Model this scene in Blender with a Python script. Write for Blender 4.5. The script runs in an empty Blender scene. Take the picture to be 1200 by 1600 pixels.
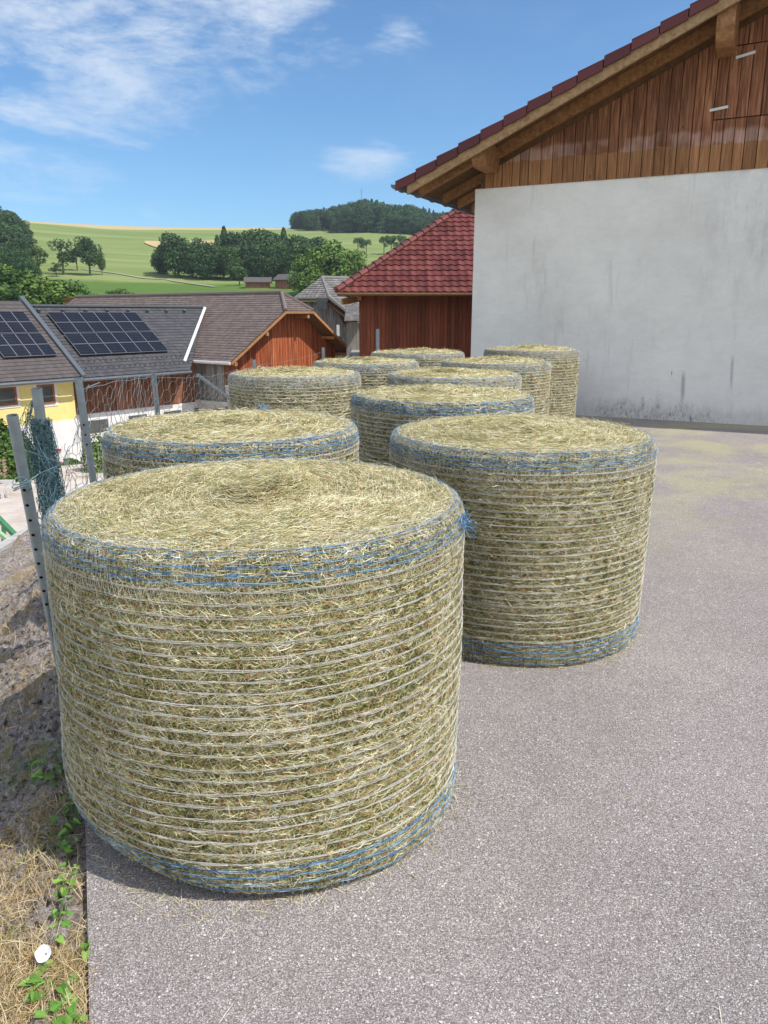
import bpy, bmesh, math, random
import numpy as np
from mathutils import Vector
R = math.radians
scene = bpy.context.scene
COL = scene.collection
rng = np.random.default_rng(7)
random.seed(7)

# ------------------------------------------------------------------ camera
CAM_H, PITCH, FPX = 1.9, 14.5, 1200.0
cd = bpy.data.cameras.new('camera'); cam = bpy.data.objects.new('camera', cd); COL.objects.link(cam)
cam.location = (0, 0, CAM_H); cam.rotation_euler = (R(90 - PITCH), 0, 0)
cd.sensor_fit = 'VERTICAL'; cd.sensor_height = 36.0; cd.lens = 36.0 * FPX / 1600.0
cd.clip_start = 0.05; cd.clip_end = 9000
scene.camera = cam

# ------------------------------------------------------------------ light
SUN_EL, SUN_AZ = 53.0, 65.0          # azimuth from straight behind the camera, turning right
saz, sel = R(SUN_AZ), R(SUN_EL)
sun_dir = Vector((math.sin(saz) * math.cos(sel), -math.cos(saz) * math.cos(sel), math.sin(sel)))
ld = bpy.data.lights.new('sun', 'SUN'); ld.energy = 3.5; ld.angle = R(0.5); ld.color = (1.0, 0.955, 0.88)
sun = bpy.data.objects.new('sun', ld); COL.objects.link(sun)
sun.rotation_euler = sun_dir.to_track_quat('Z', 'Y').to_euler(); sun.location = (20, -8, 30)

scene.view_settings.view_transform = 'Standard'; scene.view_settings.look = 'None'
scene.view_settings.exposure = 0.44; scene.view_settings.gamma = 1.0
scene.view_settings.use_curve_mapping = False
scene.cycles.max_bounces = 6; scene.cycles.diffuse_bounces = 3; scene.cycles.glossy_bounces = 2
scene.cycles.transparent_max_bounces = 8; scene.cycles.volume_bounces = 0

def pix_dir(px, py):
    p = R(PITCH)
    F = np.array([0, math.cos(p), -math.sin(p)]); U = np.array([0, math.sin(p), math.cos(p)])
    return F + (px - 600) / FPX * np.array([1.0, 0, 0]) - (py - 800) / FPX * U

class NT:
    """tiny node helper"""
    def __init__(s, tree):
        s.t = tree; s.n = tree.nodes; s.l = tree.links
    def add(s, typ, **kw):
        nd = s.n.new(typ)
        for k, v in kw.items():
            if k == 'op': nd.operation = v
            elif k.startswith('_'): setattr(nd, k[1:], v)
        return nd
    def val(s, sock, v):
        if isinstance(v, bpy.types.NodeSocket): s.l.new(v, sock)
        elif isinstance(v, (tuple, list)) and len(v) == 3 and sock.type == 'RGBA': sock.default_value = (*v, 1)
        else: sock.default_value = v
    def math(s, op, a, b=0.0, c=None, clamp=False):
        nd = s.add('ShaderNodeMath', op=op); nd.use_clamp = clamp
        s.val(nd.inputs[0], a); s.val(nd.inputs[1], b)
        if c is not None: s.val(nd.inputs[2], c)
        return nd.outputs[0]
    def mix(s, f, a, b, mode='MIX'):
        nd = s.add('ShaderNodeMix', _data_type='RGBA', _blend_type=mode, _clamp_factor=True)
        s.val(nd.inputs[0], f); s.val(nd.inputs[6], a); s.val(nd.inputs[7], b)
        return nd.outputs[2]
    def ramp(s, f, stops, interp='LINEAR'):
        nd = s.add('ShaderNodeValToRGB'); cr = nd.color_ramp; cr.interpolation = interp
        while len(cr.elements) > 1: cr.elements.remove(cr.elements[-1])
        for i, (p, c) in enumerate(stops):
            e = cr.elements[0] if i == 0 else cr.elements.new(p)
            e.position = p
            e.color = (c, c, c, 1) if isinstance(c, (int, float)) else (*c, 1)
        s.val(nd.inputs[0], f); return nd.outputs[0]
    def smooth(s, x, a, b):
        nd = s.add('ShaderNodeMapRange', _interpolation_type='SMOOTHSTEP')
        s.val(nd.inputs[0], x); nd.inputs[1].default_value = a; nd.inputs[2].default_value = b
        nd.inputs[3].default_value = 0; nd.inputs[4].default_value = 1
        return nd.outputs[0]
    def noise(s, vec, scale, detail=4, rough=0.6, out=0, dist=0.0):
        nd = s.add('ShaderNodeTexNoise'); nd.inputs['Scale'].default_value = scale
        nd.inputs['Detail'].default_value = detail; nd.inputs['Roughness'].default_value = rough
        nd.inputs['Distortion'].default_value = dist
        if vec is not None: s.l.new(vec, nd.inputs['Vector'])
        return nd.outputs[out]
    def vor(s, vec, scale, feature='F1', out='Distance'):
        nd = s.add('ShaderNodeTexVoronoi', _feature=feature); nd.inputs['Scale'].default_value = scale
        if vec is not None: s.l.new(vec, nd.inputs['Vector'])
        return nd.outputs[out]
    def scale(s, vec, sc, rot=(0, 0, 0)):
        nd = s.add('ShaderNodeMapping'); nd.inputs['Scale'].default_value = sc
        nd.inputs['Rotation'].default_value = rot; s.l.new(vec, nd.inputs['Vector']); return nd.outputs[0]
    def obj(s):
        return s.add('ShaderNodeTexCoord').outputs['Object']
    def pos(s):
        return s.add('ShaderNodeNewGeometry').outputs['Position']
    def island(s):
        return s.add('ShaderNodeNewGeometry').outputs['Random Per Island']
    def sep(s, v):
        nd = s.add('ShaderNodeSeparateXYZ'); s.l.new(v, nd.inputs[0]); return nd.outputs
    def bump(s, h, strength=0.5, dist=0.01):
        nd = s.add('ShaderNodeBump'); nd.inputs['Strength'].default_value = strength
        nd.inputs['Distance'].default_value = dist; s.l.new(h, nd.inputs['Height']); return nd.outputs[0]

# world: physical sky with thin cirrus
world = bpy.data.worlds.new('World'); scene.world = world; world.use_nodes = True
wt = NT(world.node_tree); wt.n.clear()
sky = wt.add('ShaderNodeTexSky'); sky.sky_type = 'NISHITA'; sky.sun_disc = False
sky.sun_elevation = sel; sky.sun_rotation = math.atan2(sun_dir.x, sun_dir.y)
sky.altitude = 400; sky.air_density = 1.0; sky.dust_density = 0.4; sky.ozone_density = 2.2
wd = wt.add('ShaderNodeTexCoord').outputs['Generated']
def dirmask(px, py, r0, r1, sx=1.0):
    d = pix_dir(px, py); d = d / np.linalg.norm(d)
    sub = wt.add('ShaderNodeVectorMath', op='SUBTRACT'); wt.l.new(wd, sub.inputs[0]); sub.inputs[1].default_value = tuple(d)
    sc = wt.add('ShaderNodeVectorMath', op='MULTIPLY'); wt.l.new(sub.outputs[0], sc.inputs[0]); sc.inputs[1].default_value = (sx, sx, 1)
    ln = wt.add('ShaderNodeVectorMath', op='LENGTH'); wt.l.new(sc.outputs[0], ln.inputs[0])
    return wt.smooth(ln.outputs['Value'], r1, r0)
nz = wt.noise(wt.scale(wd, (2.2, 2.2, 6.5), (0.1, 0.35, 0.0)), 2.6, 9, 0.62, dist=0.5)
fine = wt.noise(wt.scale(wd, (3, 3, 10), (0.0, 0.5, 0.2)), 9, 8, 0.7)
m = dirmask(110, 0, 0.02, 0.25, 0.7)
for a in ((390, -30, 0.0, 0.22, 0.8), (230, 40, 0.0, 0.12, 0.6), (-150, -60, 0.0, 0.5, 0.8)):
    m = wt.math('MAXIMUM', m, dirmask(*a))
for px, py, r1, sx, g in ((625, 40, 0.065, 0.6, 0.95), (578, 247, 0.060, 0.42, 0.85), (225, 231, 0.03, 0.6, 0.5), (845, 80, 0.05, 0.5, 0.4), (30, 200, 0.06, 0.35, 0.35), (740, -5, 0.06, 0.6, 0.5)):
    m = wt.math('MAXIMUM', m, wt.math('MULTIPLY', dirmask(px, py, 0.0, r1, sx), g))
cl = wt.math('ADD', wt.math('MULTIPLY', nz, 1.0), wt.math('MULTIPLY', fine, 0.35))
cl = wt.math('ADD', cl, wt.math('MULTIPLY', m, 0.42))
cl = wt.smooth(cl, 0.90, 1.26)
cl = wt.math('MULTIPLY', cl, wt.math('MULTIPLY', wt.math('ADD', m, 0.06), 1.0), clamp=True)
veil = wt.math('MULTIPLY', wt.smooth(nz, 0.42, 0.8), 0.05)
cl = wt.math('MAXIMUM', cl, veil)
mul = wt.mix(1.0, sky.outputs[0], (0.60, 0.83, 0.98), 'MULTIPLY')
back = wt.smooth(wt.math('MULTIPLY', wt.sep(wd)[1], -1.0), 0.05, 0.45)     # bright unseen clouds added behind the viewer to fill the shaded wall
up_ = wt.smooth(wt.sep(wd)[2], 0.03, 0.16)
fill_cl = wt.math('MULTIPLY', wt.math('MULTIPLY', back, up_), wt.smooth(wt.noise(wt.scale(wd, (1, 1, 2.0)), 2.3, 7, .6), .40, .52))
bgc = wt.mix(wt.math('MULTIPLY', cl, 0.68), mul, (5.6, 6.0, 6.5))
bgc = wt.mix(fill_cl, bgc, (7.6, 7.9, 8.5))
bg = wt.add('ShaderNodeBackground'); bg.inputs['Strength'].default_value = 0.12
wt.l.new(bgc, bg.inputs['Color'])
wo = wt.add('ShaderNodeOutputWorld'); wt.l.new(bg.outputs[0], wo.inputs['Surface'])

# ------------------------------------------------------------------ helpers
def P(px, py, y):
    """point at world depth y seen at photograph position px, py"""
    d = pix_dir(px, py); t = y / d[1]
    return np.array([0, 0, CAM_H]) + d * t
def onplane(px, py, o, n):
    d = pix_dir(px, py); o = np.asarray(o, float) - np.array([0, 0, CAM_H])
    return np.array([0, 0, CAM_H]) + d * (o @ n) / (d @ n)
def unit(v):
    v = np.asarray(v, float); return v / np.linalg.norm(v)

def material(name, fn, rough=0.8, spec=0.3, metal=0.0):
    m = bpy.data.materials.new(name); m.use_nodes = True
    t = NT(m.node_tree); b = t.n['Principled BSDF']
    b.inputs['Roughness'].default_value = rough; b.inputs['Specular IOR Level'].default_value = spec
    b.inputs['Metallic'].default_value = metal
    fn(t, b); return m
def setc(t, b, c): t.val(b.inputs['Base Color'], c)

class MB:
    def __init__(s): s.v = []; s.f = []; s.mi = []
    def poly(s, pts, mi=0):
        k = len(s.v); s.v += [tuple(float(c) for c in p) for p in pts]; s.f.append(tuple(range(k, k + len(pts)))); s.mi.append(mi)
    def hexa(s, a, b, mi=0):
        """a: bottom ring, b: top ring (same count)"""
        n = len(a); k = len(s.v)
        s.v += [tuple(map(float, p)) for p in a] + [tuple(map(float, p)) for p in b]
        s.f.append(tuple(range(k + n - 1, k - 1, -1))); s.f.append(tuple(range(k + n, k + 2 * n)))
        for i in range(n):
            j = (i + 1) % n; s.f.append((k + i, k + j, k + n + j, k + n + i))
        s.mi += [mi] * (n + 2)
    def box(s, o, u, v, w, mi=0):
        o, u, v, w = (np.asarray(q, float) for q in (o, u, v, w))
        s.hexa([o, o + u, o + u + v, o + v], [o + w, o + u + w, o + u + v + w, o + v + w], mi)
    def cbox(s, c, dx, dy, dz, mi=0, yaw=0.0):
        u = np.array([math.cos(yaw), math.sin(yaw), 0]); v = np.array([-u[1], u[0], 0]); c = np.asarray(c, float)
        s.box(c - u * dx / 2 - v * dy / 2 - np.array([0, 0, dz / 2]), u * dx, v * dy, (0, 0, dz), mi)
    def beam(s, a, b, w, h, up=(0, 0, 1), mi=0):
        a = np.asarray(a, float); b = np.asarray(b, float); d = unit(b - a)
        x = unit(np.cross(d, up)); y = np.cross(x, d)
        s.box(a - x * w / 2 - y * h / 2, x * w, y * h, b - a, mi)
    def tube(s, pts, r, n=6, mi=0, cap=True):
        pts = [np.asarray(p, float) for p in pts]; rings = []
        for i, p in enumerate(pts):
            d = unit(pts[min(i + 1, len(pts) - 1)] - pts[max(i - 1, 0)])
            up = np.array([0, 0, 1.0]) if abs(d[2]) < 0.9 else np.array([1.0, 0, 0])
            x = unit(np.cross(d, up)); y = np.cross(x, d); rr = r[i] if hasattr(r, '__len__') else r
            rings.append([p + rr * (x * math.cos(2 * math.pi * k / n) + y * math.sin(2 * math.pi * k / n)) for k in range(n)])
        k0 = len(s.v)
        for g in rings: s.v += [tuple(map(float, q)) for q in g]
        for i in range(len(rings) - 1):
            for k in range(n):
                a = k0 + i * n + k; b = k0 + i * n + (k + 1) % n
                s.f.append((a, b, b + n, a + n)); s.mi.append(mi)
        if cap:
            s.f.append(tuple(k0 + k for k in range(n - 1, -1, -1))); s.mi.append(mi)
            s.f.append(tuple(k0 + (len(rings) - 1) * n + k for k in range(n))); s.mi.append(mi)
    def build(s, name, mats, parent=None, smooth=False, bevel=0.0):
        me = bpy.data.meshes.new(name); me.from_pydata(s.v, [], s.f)
        mats = mats if isinstance(mats, (list, tuple)) else [mats]
        for m in mats: me.materials.append(m)
        if len(mats) > 1: me.polygons.foreach_set('material_index', s.mi)
        if smooth: me.polygons.foreach_set('use_smooth', [True] * len(me.polygons))
        me.update()
        o = bpy.data.objects.new(name, me); COL.objects.link(o)
        if parent is not None: attach(o, parent)
        if bevel:
            md = o.modifiers.new('bevel', 'BEVEL'); md.width = bevel; md.segments = 2; md.limit_method = 'ANGLE'
        return o

def attach(o, parent):
    o.parent = parent
    w = Vector((0, 0, 0)); q = parent
    while q is not None: w += q.location; q = q.parent
    me = o.data
    if me.vertices and not me.get('local'):
        co = np.empty(len(me.vertices) * 3, np.float32); me.vertices.foreach_get('co', co)
        co = co.reshape(-1, 3) - np.array(w, np.float32); me.vertices.foreach_set('co', co.ravel()); me.update()

def fast_mesh(name, verts, quads, mats, parent=None, smooth=False, mi=None):
    me = bpy.data.meshes.new(name)
    me.vertices.add(len(verts)); me.vertices.foreach_set('co', np.asarray(verts, np.float32).ravel())
    k = quads.shape[1]
    me.loops.add(quads.size); me.loops.foreach_set('vertex_index', quads.astype(np.int32).ravel())
    me.polygons.add(len(quads)); me.polygons.foreach_set('loop_start', np.arange(0, quads.size, k, dtype=np.int32))
    me.update(calc_edges=True)
    mats = mats if isinstance(mats, (list, tuple)) else [mats]
    for m in mats: me.materials.append(m)
    if mi is not None: me.polygons.foreach_set('material_index', np.asarray(mi, np.int32))
    if smooth: me.polygons.foreach_set('use_smooth', np.ones(len(quads), bool))
    o = bpy.data.objects.new(name, me); COL.objects.link(o)
    if parent is not None: attach(o, parent)
    return o

def tag(o, label=None, cat=None, group=None, kind=None):
    if label: o['label'] = label
    if cat: o['category'] = cat
    if group: o['group'] = group
    if kind: o['kind'] = kind
    return o
def thing(name, label, cat, loc=(0, 0, 0), group=None):
    o = bpy.data.objects.new(name, None); COL.objects.link(o); o.location = tuple(float(c) for c in loc)
    o.empty_display_size = 0.2
    return tag(o, label, cat, group)

def strands(c, d, n, L, W, bend, tilt=0.5):
    """ribbons of two quads. c centres, d directions, n surface normals"""
    N = len(c); d = d / np.linalg.norm(d, axis=1, keepdims=True)
    s = np.cross(d, n); s /= (np.linalg.norm(s, axis=1, keepdims=True) + 1e-9)
    a = rng.normal(0, tilt, (N, 1)); s = s * np.cos(a) + n * np.sin(a)
    L = L[:, None]; W = W[:, None]; bd = bend
    p0 = c - d * L / 2; p2 = c + d * L / 2 ; p1 = c + bd
    v = np.stack([p0 - s * W * .3, p0 + s * W * .3, p1 - s * W / 2, p1 + s * W / 2, p2 - s * W * .2, p2 + s * W * .2], 1).reshape(-1, 3)
    b = np.arange(N)[:, None] * 6
    q = np.concatenate([b + np.array([[0, 1, 3, 2]]), b + np.array([[2, 3, 5, 4]])], 1).reshape(-1, 4)
    return v, q

def tubes3(segs, r):
    """segs (N,2,3) -> thin three sided wires"""
    a = segs[:, 0]; b = segs[:, 1]; d = b - a; d /= (np.linalg.norm(d, axis=1, keepdims=True) + 1e-9)
    up = np.where(np.abs(d[:, 2:3]) < .9, np.array([[0, 0, 1.]]), np.array([[1., 0, 0]]))
    x = np.cross(d, up); x /= np.linalg.norm(x, axis=1, keepdims=True); y = np.cross(x, d)
    r = np.broadcast_to(np.asarray(r, float).reshape(-1, 1), (len(a), 1))
    V = []
    for e in (a, b):
        for k in range(3):
            V.append(e + r * (x * math.cos(2.094 * k + .5) + y * math.sin(2.094 * k + .5)))
    v = np.stack(V, 1).reshape(-1, 3); k = np.arange(len(a))[:, None] * 6
    q = np.concatenate([k + np.array([[0, 1, 4, 3]]), k + np.array([[1, 2, 5, 4]]), k + np.array([[2, 0, 3, 5]])], 1).reshape(-1, 4)
    return v, q

def cat(parts):
    V = []; Q = []; k = 0
    for v, q in parts: V.append(v); Q.append(q + k); k += len(v)
    return np.concatenate(V), np.concatenate(Q)

# value noise used for shapes
_g = np.random.default_rng(3).random((64, 64, 64))
def vnoise(p):
    p = np.asarray(p, float); i = np.floor(p).astype(int); f = p - i; f = f * f * (3 - 2 * f)
    def g(dx, dy, dz): return _g[(i[..., 0] + dx) % 64, (i[..., 1] + dy) % 64, (i[..., 2] + dz) % 64]
    x, y, z = f[..., 0], f[..., 1], f[..., 2]
    r = 0
    for dx in (0, 1):
        for dy in (0, 1):
            for dz in (0, 1):
                r = r + g(dx, dy, dz) * np.where(dx, x, 1 - x) * np.where(dy, y, 1 - y) * np.where(dz, z, 1 - z)
    return r - .5
def fbm(p, o=4):
    r = 0; a = 1.0
    for k in range(o): r = r + a * vnoise(np.asarray(p) * 2 ** k + 7.3 * k); a *= .5
    return r

# ------------------------------------------------------------------ materials
def m_simple(name, c, rough=0.8, spec=0.3, metal=0.0, var=0.12, sc=6.0, bump=0.0):
    def fn(t, b):
        n = t.noise(t.obj(), sc, 6, .65)
        lo = tuple(x * (1 - var) for x in c); hi = tuple(min(1, x * (1 + var)) for x in c)
        setc(t, b, t.ramp(n, ((.3, lo), (.7, hi))))
        if bump: t.l.new(t.bump(t.noise(t.obj(), sc * 6, 4), bump, 0.01), b.inputs['Normal'])
    return material(name, fn, rough, spec, metal)

def hay_fn(ramp):
    def fn(t, b):
        isl = t.island()
        n = t.noise(t.obj(), 5.0, 5, .6)
        n2 = t.noise(t.obj(), 26.0, 4, .6)
        n0 = t.noise(t.obj(), 2.0, 3, .5)
        f = t.math('ADD', isl, t.math('MULTIPLY', t.math('SUBTRACT', n, .48), 0.7))
        f = t.math('ADD', f, t.math('MULTIPLY', t.math('SUBTRACT', n0, .48), 0.45))
        f = t.math('ADD', f, t.math('MULTIPLY', t.math('SUBTRACT', n2, .5), 0.7), clamp=True)
        c = t.ramp(f, ramp)
        setc(t, b, c)
        tr = t.add('ShaderNodeBsdfTranslucent'); t.l.new(c, tr.inputs['Color'])
        mx = t.add('ShaderNodeMixShader'); mx.inputs[0].default_value = .16
        t.l.new(b.outputs[0], mx.inputs[1]); t.l.new(tr.outputs[0], mx.inputs[2])
        t.l.new(mx.outputs[0], t.n['Material Output'].inputs['Surface'])
    return fn
M = {}
M['hay_side'] = material('dry_hay_side', hay_fn(((0.0, (.055, .080, .022)), (.2, (.20, .235, .075)), (.33, (.50, .22, .10)), (.42, (.49, .37, .165)), (.52, (.37, .41, .17)), (.72, (.69, .60, .31)), (.88, (.88, .80, .52)), (1, (.97, .93, .76)))), 1, .05)
M['hay_top'] = material('dry_hay_top', hay_fn(((0.0, (.22, .24, .10)), (.2, (.42, .42, .21)), (.36, (.54, .33, .16)), (.48, (.58, .53, .27)), (.72, (.75, .69, .42)), (1, (.93, .88, .68)))), 1, .08)
M['hay_core'] = material('hay_core_shaded', lambda t, b: setc(t, b, t.ramp(t.noise(t.obj(), 40, 6, .7), ((.3, (.10, .095, .035)), (.5, (.20, .18, .07)), (.7, (.34, .29, .12))))), .95, .1)  # core kept dark for depth: shade between strands put into its colour
M['net_white'] = m_simple('white_net_twine', (.68, .67, .63), .55, .4, 0, .15, 9)
M['net_blue'] = material('blue_net_twine', lambda t, b: setc(t, b, t.ramp(t.island(), ((0, (.02, .13, .36)), (.4, (.05, .25, .55)), (.62, (.20, .42, .62)), (1, (.55, .66, .70))))), .5, .4)
def asphalt_fn(t, b):
    p = t.pos()
    vor = t.add('ShaderNodeTexVoronoi'); vor.inputs['Scale'].default_value = 260; t.l.new(p, vor.inputs['Vector'])
    sp = t.add('ShaderNodeSeparateColor'); t.l.new(vor.outputs['Color'], sp.inputs[0])
    rnd = sp.outputs[0]
    stone = t.ramp(rnd, ((0, (.20, .173, .164)), (.35, (.285, .25, .235)), (.65, (.355, .318, .30)), (.86, (.44, .40, .38)), (.95, (.58, .545, .525)), (1, (.68, .65, .63))))
    gap = t.smooth(vor.outputs['Distance'], 0.5, 0.78)
    c = t.mix(gap, stone, (.15, .13, .13))
    v2 = t.add('ShaderNodeTexVoronoi'); v2.inputs['Scale'].default_value = 75; t.l.new(p, v2.inputs['Vector'])
    sp2 = t.add('ShaderNodeSeparateColor'); t.l.new(v2.outputs['Color'], sp2.inputs[0])
    big = t.math('MULTIPLY', t.smooth(sp2.outputs[1], .93, .95), t.smooth(v2.outputs['Distance'], .34, .26))
    c = t.mix(big, c, (.66, .63, .62))
    n = t.noise(p, .8, 6, .6); n3 = t.noise(p, 5, 5, .6)
    n6 = t.noise(t.scale(p, (1, .35, 1), (0, 0, .4)), 1.6, 5, .65); k = t.math('ADD', t.math('MULTIPLY', n, .46), t.math('MULTIPLY', n3, .26)); k = t.math('ADD', k, t.math('MULTIPLY', n6, .22)); k = t.math('ADD', k, .55)
    kk = t.add('ShaderNodeCombineColor'); [t.l.new(k, kk.inputs[i]) for i in range(3)]
    c = t.mix(1.0, c, kk.outputs[0], 'MULTIPLY')
    # hay dust trodden into the surface
    hd = t.noise(t.scale(p, (1, 1, 1)), .55, 6, .62, dist=.4)
    xyz = t.sep(p)
    far = t.smooth(xyz[1], 4.5, 9.5)
    hm = t.math('MULTIPLY', t.smooth(hd, .46, .60), far)
    hm = t.math('MULTIPLY', hm, t.smooth(t.noise(p, 60, 3, .7), .4, .6))
    c = t.mix(t.math('MULTIPLY', hm, .8), c, (.46, .43, .20))
    spots = t.math('MULTIPLY', t.smooth(t.vor(p, 1.7), .022, .014), .75)
    c = t.mix(spots, c, (.07, .06, .06))
    # dark hairline cracks and blotches
    blot = t.smooth(t.noise(p, 2.1, 3, .5), .69, .75)
    c = t.mix(t.math('MULTIPLY', blot, .25), c, (.12, .11, .11))
    setc(t, b, c)
    t.l.new(t.bump(t.math('SUBTRACT', t.math('MULTIPLY', rnd, .5), vor.outputs['Distance']), .55, .0025), b.inputs['Normal'])
M['asphalt'] = material('weathered_asphalt', asphalt_fn, .9, .2)
def rock_fn(t, b):
    p = t.pos()
    n = t.noise(p, 7.0, 9, .8, dist=.8); n2 = t.noise(p, 30, 7, .75); n4 = t.noise(p, 110, 4, .7)
    c = t.ramp(n, ((.33, (.13, .095, .075)), (.41, (.38, .30, .25)), (.48, (.62, .55, .50)), (.53, (.36, .27, .215)), (.60, (.70, .64, .60)), (.68, (.20, .145, .115))))
    c = t.mix(t.smooth(n2, .52, .64), c, (.72, .68, .65))
    c = t.mix(t.smooth(n2, .47, .38), c, (.075, .055, .045))
    c = t.mix(t.math('MULTIPLY', t.smooth(n4, .55, .68), .6), c, (.12, .10, .09))
    g = t.smooth(t.noise(p, 5.5, 5, .6), .54, .62)
    c = t.mix(t.math('MULTIPLY', g, .65), c, (.42, .31, .15))
    setc(t, b, c)
    t.l.new(t.bump(t.math('ADD', n2, n4), 1.0, .03), b.inputs['Normal'])
M['rock'] = material('crumbling_concrete_bank', rock_fn, .95, .15)
M['dry_grass'] = material('dry_grass', hay_fn(((0, (.22, .20, .07)), (.3, (.42, .28, .13)), (.6, (.60, .45, .24)), (1, (.80, .68, .45)))), .8, .2)
M['leaf'] = material('fresh_leaf', lambda t, b: setc(t, b, t.ramp(t.math('ADD', t.math('MULTIPLY', t.island(), .7), t.math('MULTIPLY', t.noise(t.obj(), 60, 3), .3)), ((0, (.06, .15, .02)), (.5, (.12, .27, .035)), (1, (.26, .40, .08))))), .5, .4)
M['petal'] = m_simple('white_petal', (.86, .86, .88), .6, .3, 0, .03)
M['galv'] = m_simple('galvanised_steel', (.23, .27, .305), .48, .5, .55, .18, 14)
M['hole'] = m_simple('hollow_dark', (.012, .012, .012), 1, 0)
M['wire'] = m_simple('grey_wire', (.22, .25, .26), .5, .5, .4, .3, 20)
M['teal_wire'] = m_simple('teal_coated_wire', (.085, .165, .19), .5, .4, 0, .4, 24)
M['concrete'] = m_simple('pale_concrete', (.48, .46, .43), .9, .2, 0, .2, 8, .3)
M['dark_wood'] = m_simple('dark_brown_wood', (.16, .085, .04), .8, .2, 0, .3, 12)  # plain dark brown wood for soffit, decks and backings

def wood_fn(base, dark, light, grain=(30, 30, 1.4), stripe=0.0):
    def fn(t, b):
        o = t.obj(); g = t.noise(t.scale(o, grain), 1.0, 7, .65, dist=.4)
        n = t.noise(o, 2.2, 4, .6); isl = t.island()
        c = t.ramp(g, ((.25, dark), (.5, base), (.78, light)))
        k = t.math('ADD', .55, t.math('MULTIPLY', isl, .55)); k = t.math('ADD', k, t.math('MULTIPLY', n, .35))
        kk = t.add('ShaderNodeCombineColor'); [t.l.new(k, kk.inputs[i]) for i in range(3)]
        c = t.mix(1.0, c, kk.outputs[0], 'MULTIPLY')
        if stripe:
            # vertical water streaks bleaching the boards
            w = t.noise(t.scale(o, (9, 9, .35)), 1.0, 4, .6)
            c = t.mix(t.math('MULTIPLY', t.smooth(w, .5, .72), stripe), c, tuple(min(1, x * 1.9 + .03) for x in light))
        setc(t, b, c)
        t.l.new(t.bump(g, .35, .006), b.inputs['Normal'])
    return fn
M['red_boards'] = material('red_brown_boards', wood_fn((.30, .075, .028), (.12, .028, .014), (.44, .15, .06), stripe=.55), .75, .2)
M['red_house_boards'] = material('painted_red_brown_boards', wood_fn((.20, .055, .027), (.13, .035, .019), (.26, .08, .042)), .7, .25)
M['grey_boards'] = material('weathered_grey_boards', wood_fn((.20, .19, .175), (.08, .07, .065), (.34, .33, .31), stripe=.3), .9, .15)
M['brown_boards'] = material('old_brown_boards', wood_fn((.22, .09, .05), (.07, .032, .022), (.38, .20, .13), stripe=.5), .85, .15)
M['beam'] = material('glazed_timber', wood_fn((.34, .165, .065), (.15, .065, .028), (.50, .28, .13), (14, 14, 14)), .6, .35)
M['barge'] = material('barge_board_timber', wood_fn((.38, .235, .12), (.20, .11, .05), (.54, .38, .21), (14, 14, 14)), .65, .3)
def gable_fn(t, b):
    o = t.pos(); isl = t.island(); z = t.sep(o)[2]
    g = t.noise(t.scale(o, (34, 34, 1.6)), 1.0, 7, .68, dist=.5)
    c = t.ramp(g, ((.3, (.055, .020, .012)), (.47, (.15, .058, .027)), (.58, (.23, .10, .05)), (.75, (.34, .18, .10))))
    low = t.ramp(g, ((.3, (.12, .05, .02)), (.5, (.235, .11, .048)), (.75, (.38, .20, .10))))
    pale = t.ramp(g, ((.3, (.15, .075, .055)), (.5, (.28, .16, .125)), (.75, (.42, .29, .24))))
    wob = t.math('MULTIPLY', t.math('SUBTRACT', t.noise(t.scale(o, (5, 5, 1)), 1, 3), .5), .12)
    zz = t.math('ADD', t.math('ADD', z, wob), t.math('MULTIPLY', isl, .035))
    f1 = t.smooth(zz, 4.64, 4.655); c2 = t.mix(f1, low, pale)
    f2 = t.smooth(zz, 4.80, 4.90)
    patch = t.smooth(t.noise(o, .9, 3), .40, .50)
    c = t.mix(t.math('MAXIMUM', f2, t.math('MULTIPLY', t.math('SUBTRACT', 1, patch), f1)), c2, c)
    k = t.math('ADD', .95, t.math('MULTIPLY', isl, .55))
    kk = t.add('ShaderNodeCombineColor'); [t.l.new(k, kk.inputs[i]) for i in range(3)]
    c = t.mix(1.0, c, kk.outputs[0], 'MULTIPLY')
    kn = t.smooth(t.vor(t.scale(o, (5, 5, 2.2)), 1.0), .1, .05)
    c = t.mix(t.math('MULTIPLY', kn, .7), c, (.06, .025, .012))
    setc(t, b, c); t.l.new(t.bump(g, .4, .006), b.inputs['Normal'])
M['gable_boards'] = material('worn_gable_boards', gable_fn, .7, .25)
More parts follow.
